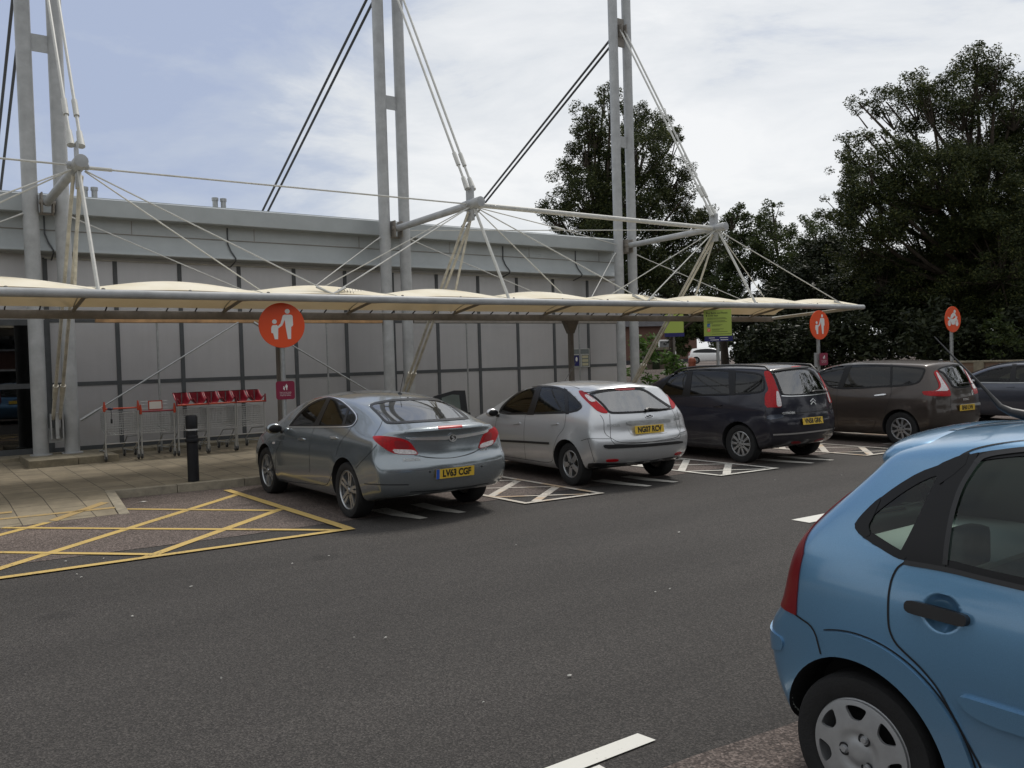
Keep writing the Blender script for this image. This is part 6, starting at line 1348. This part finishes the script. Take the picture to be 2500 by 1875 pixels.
c.ribbon('window_rubber', [[(735, 760), (920, 790), (1100, 836), (1255, 872), (1480, 922)], [(1050, 328), (985, 425), (945, 545), (922, 680), (914, 775)]], .018, 'black_trim', .010)
c.ribbon('window_rubber', [[(1050, 328), (1075, 300), (1130, 285), (1255, 270), (1420, 262)]], .022, 'black_trim', .0105)
c.P('door_pillar', [(1655, 270), (1720, 290), (1640, 950), (1560, 938)], 'frit', .007, it=0, h=10)
c.ribbon('panel_gap', [[(732, 760), (700, 782), (676, 830), (662, 900), (660, 980), (664, 1050), (690, 1110), (740, 1160), (800, 1215), (880, 1310), (950, 1440), (1020, 1570), (1070, 1660), (1090, 1760)], [(205, 942), (258, 990), (336, 1043), (366, 1160)], [(780, 222), (900, 190), (1060, 165), (1255, 148), (1480, 138)], [(966, 303), (990, 285), (1040, 262), (1120, 243), (1255, 224), (1450, 214)]], .008, off=.002)
c.ribbon('roof_channel', [[(780, 222), (810, 208), (900, 190), (1060, 163), (1255, 146), (1480, 136)]], .020, 'black_trim', .006)
fl_o = [(c.spec['arch']+.105)*1.0, c.spec['arch']+.002]
sr0 = c.side_s(-1); az = .30
def sr(x, z):       # wheel-arch trims follow the panel just outside the opening
    wx = 0 if abs(x) < 1.2 else c.spec['wb']; r = math.hypot(x-wx, z-az); k = max(r, c.spec['arch']+.035)/max(r, 1e-6)
    l, n = sr0(wx+(x-wx)*k, az+(z-az)*k); return Vector((x, l.y, z)), Vector((n.x*.3, n.y, n.z*.3)).normalized()
arc = lambda r, a0, a1, n=40: [(r*math.cos(a0+(a1-a0)*i/n), az+r*math.sin(a0+(a1-a0)*i/n)) for i in range(n+1)]
a0, a1 = R(-16), R(108)
c.surf('wheel_arch_flare', [arc(c.spec['arch']+.10, a0, a1)+arc(c.spec['arch']+.004, a0, a1)[::-1]], .03, sr, 'paint_blue', .022, .04, None, True)
c.P('door_pillar', [(862, 352), (905, 326), (962, 302), (1020, 284), (1005, 332), (950, 380), (890, 420)], 'frit', .0095, it=0, h=8)
c.surf('panel_gap', [arc(c.spec['arch']+.105, a0, a1)+arc(c.spec['arch']+.101, a0, a1)[::-1]], .03, sr, 'dark', .004, .006, None, True)
fa = lambda r, a0, a1, n=40: [(2.46+r*math.cos(a0+(a1-a0)*i/n), az+r*math.sin(a0+(a1-a0)*i/n)) for i in range(n+1)]
c.surf('wheel_arch_flare', [fa(c.spec['arch']+.10, R(5), R(188))+fa(c.spec['arch']+.004, R(5), R(188))[::-1]], .03, sr, 'paint_blue', .014, .03, None, True)
ld = Vector((.74, .67, 0)); lt = Vector((.67, -.74, 0)); lsm = c.proj(tuple(ld), lambda a, z: Vector((-.3, -.5, z))-ld*2+lt*a)
toa = lambda l: ((l-Vector((-.3, -.5, 0))).dot(lt), l.z)
inn_ = [toa(c.px(*c.c2p([q_])[0])[0]) for q_ in [(261, 990), (268, 870), (292, 720), (332, 600), (378, 522), (418, 478)]]
out_ = [toa(c.rear_s()(yy, zz)[0]) for yy, zz in [(-.50, 1.25), (-.50, 1.14), (-.49, 1.0), (-.49, .88), (-.51, .80)]]
c.surf('tail_lamp', [inn_+out_], .025, lsm, 'lamp_dark', .006, .012, None, True)
c.window('rear_window', [(-.46, 1.02), (.46, 1.02), (.52, 1.1), (.47, 1.33), (.40, 1.385), (-.40, 1.385), (-.47, 1.33), (-.52, 1.1)], .045, 'clear_glass', False, sampler=c.rear_s(), raw=True, it=1, h=.05, cutter='rear')
l_, n_ = c.px(*c.c2p([(893, 982)])[0]); c.dent(l_, .066, .040)
c.P('door_handle', [(748, 935), (765, 922), (880, 950), (1005, 985), (1022, 1005), (1018, 1030), (1000, 1040), (880, 1008), (770, 980), (748, 962)], 'black_trim', .030, it=1, h=6, thick=.03)
c.P('side_moulding', [(968, 1346), (990, 1338), (1120, 1378), (1255, 1420), (1600, 1520), (1900, 1590), (1900, 1680), (1600, 1625), (1255, 1512), (1120, 1470), (1010, 1408)], 'paint_blue', .020, it=1, h=11, thick=.03)
bi = [toa(c.px(*c.c2p([q_])[0])[0]) for q_ in [(190, 1078), (207, 1112), (194, 1150)]]; am = bi[1][0]
c.surf('bumper_insert', [chaikin([(am, bi[1][1]), (bi[0][0], bi[0][1]), (am-.22, bi[0][1]+.02), (am-.24, bi[1][1]), (am-.20, bi[2][1]-.02), (bi[2][0], bi[2][1])], 1)], .03, lsm, 'paint_blue', .008, .012, None, True)
sp_ = MB(); n = 12
for i in range(n+1):
    t = -1+2*i/n; yq = t*.54; zt = c.top_s()(.08, yq*.98)[0].z; xe = -.150+.085*abs(t)**2.2
    sp_.v += [(.20, yq, c.top_s()(.20, yq*.98)[0].z-.004), (.06, yq, zt+.010), (-.02, yq, zt-.006), (xe+.02, yq, zt-.034), (xe, yq, zt-.062), (xe+.012, yq, zt-.085), (-.04, yq, zt-.115), (.10, yq, zt-.10)]
for i in range(n):
    for j in range(8): sp_.f.append((i*8+j, i*8+(j+1) % 8, (i+1)*8+(j+1) % 8, (i+1)*8+j))
sp_.f += [tuple(range(8)), tuple(n*8+j for j in range(7, -1, -1))]
so_ = sp_.build('roof_spoiler', 'paint_blue', c.root, ang=1.0); md = so_.modifiers.new('s', 'SUBSURF'); md.levels = 2; md.render_levels = 2
c.plate(.0, .83, ''); c.surf('boot_handle', [chaikin([(-.12, .90), (.12, .90), (.12, .93), (-.12, .93)], 1)], .03, c.rear_s(), 'black_trim', .01, .02)
c.screen_front(1.06, 1.42, .62, .53); c.cut_and_finish(.02, 'interior_pale'); c.wheels('trim', .203, 'trim_silver'); c.seats([1.25], .35, .60, top=1.27, dash=1.85, col='seat_grey'); c.mirror_pair(1.9, .80, 1.02)
MB().tube([(.46, 0, 1.475), (.38, 0, 1.518), (.30, 0, 1.538), (.21, 0, 1.558), (.165, 0, 1.580), (.12, 0, 1.633), (.07, 0, 1.69)], [.030, .027, .024, .018, .013, .008, .005], 12).tube([(.07, 0, 1.69), (-.033, 0, 1.797), (-.112, 0, 1.884)], [.0052, .0038, .0022], 6).build('aerial', 'black_trim', c.root)
MB().box((-.34, -.60, .965), (.26, .60, .985)).build('parcel_shelf', 'interior_pale', c.root)
MB().tube([(.14, -.58, 1.30), (.15, -.50, 1.12), (.18, -.40, .99)], .016, 4).build('seat_belt', 'black_trim', c.root); MB().tube([(.10, .58, 1.28), (.12, .48, 1.10), (.18, .38, .99)], .016, 4).build('seat_belt', 'black_trim', c.root)
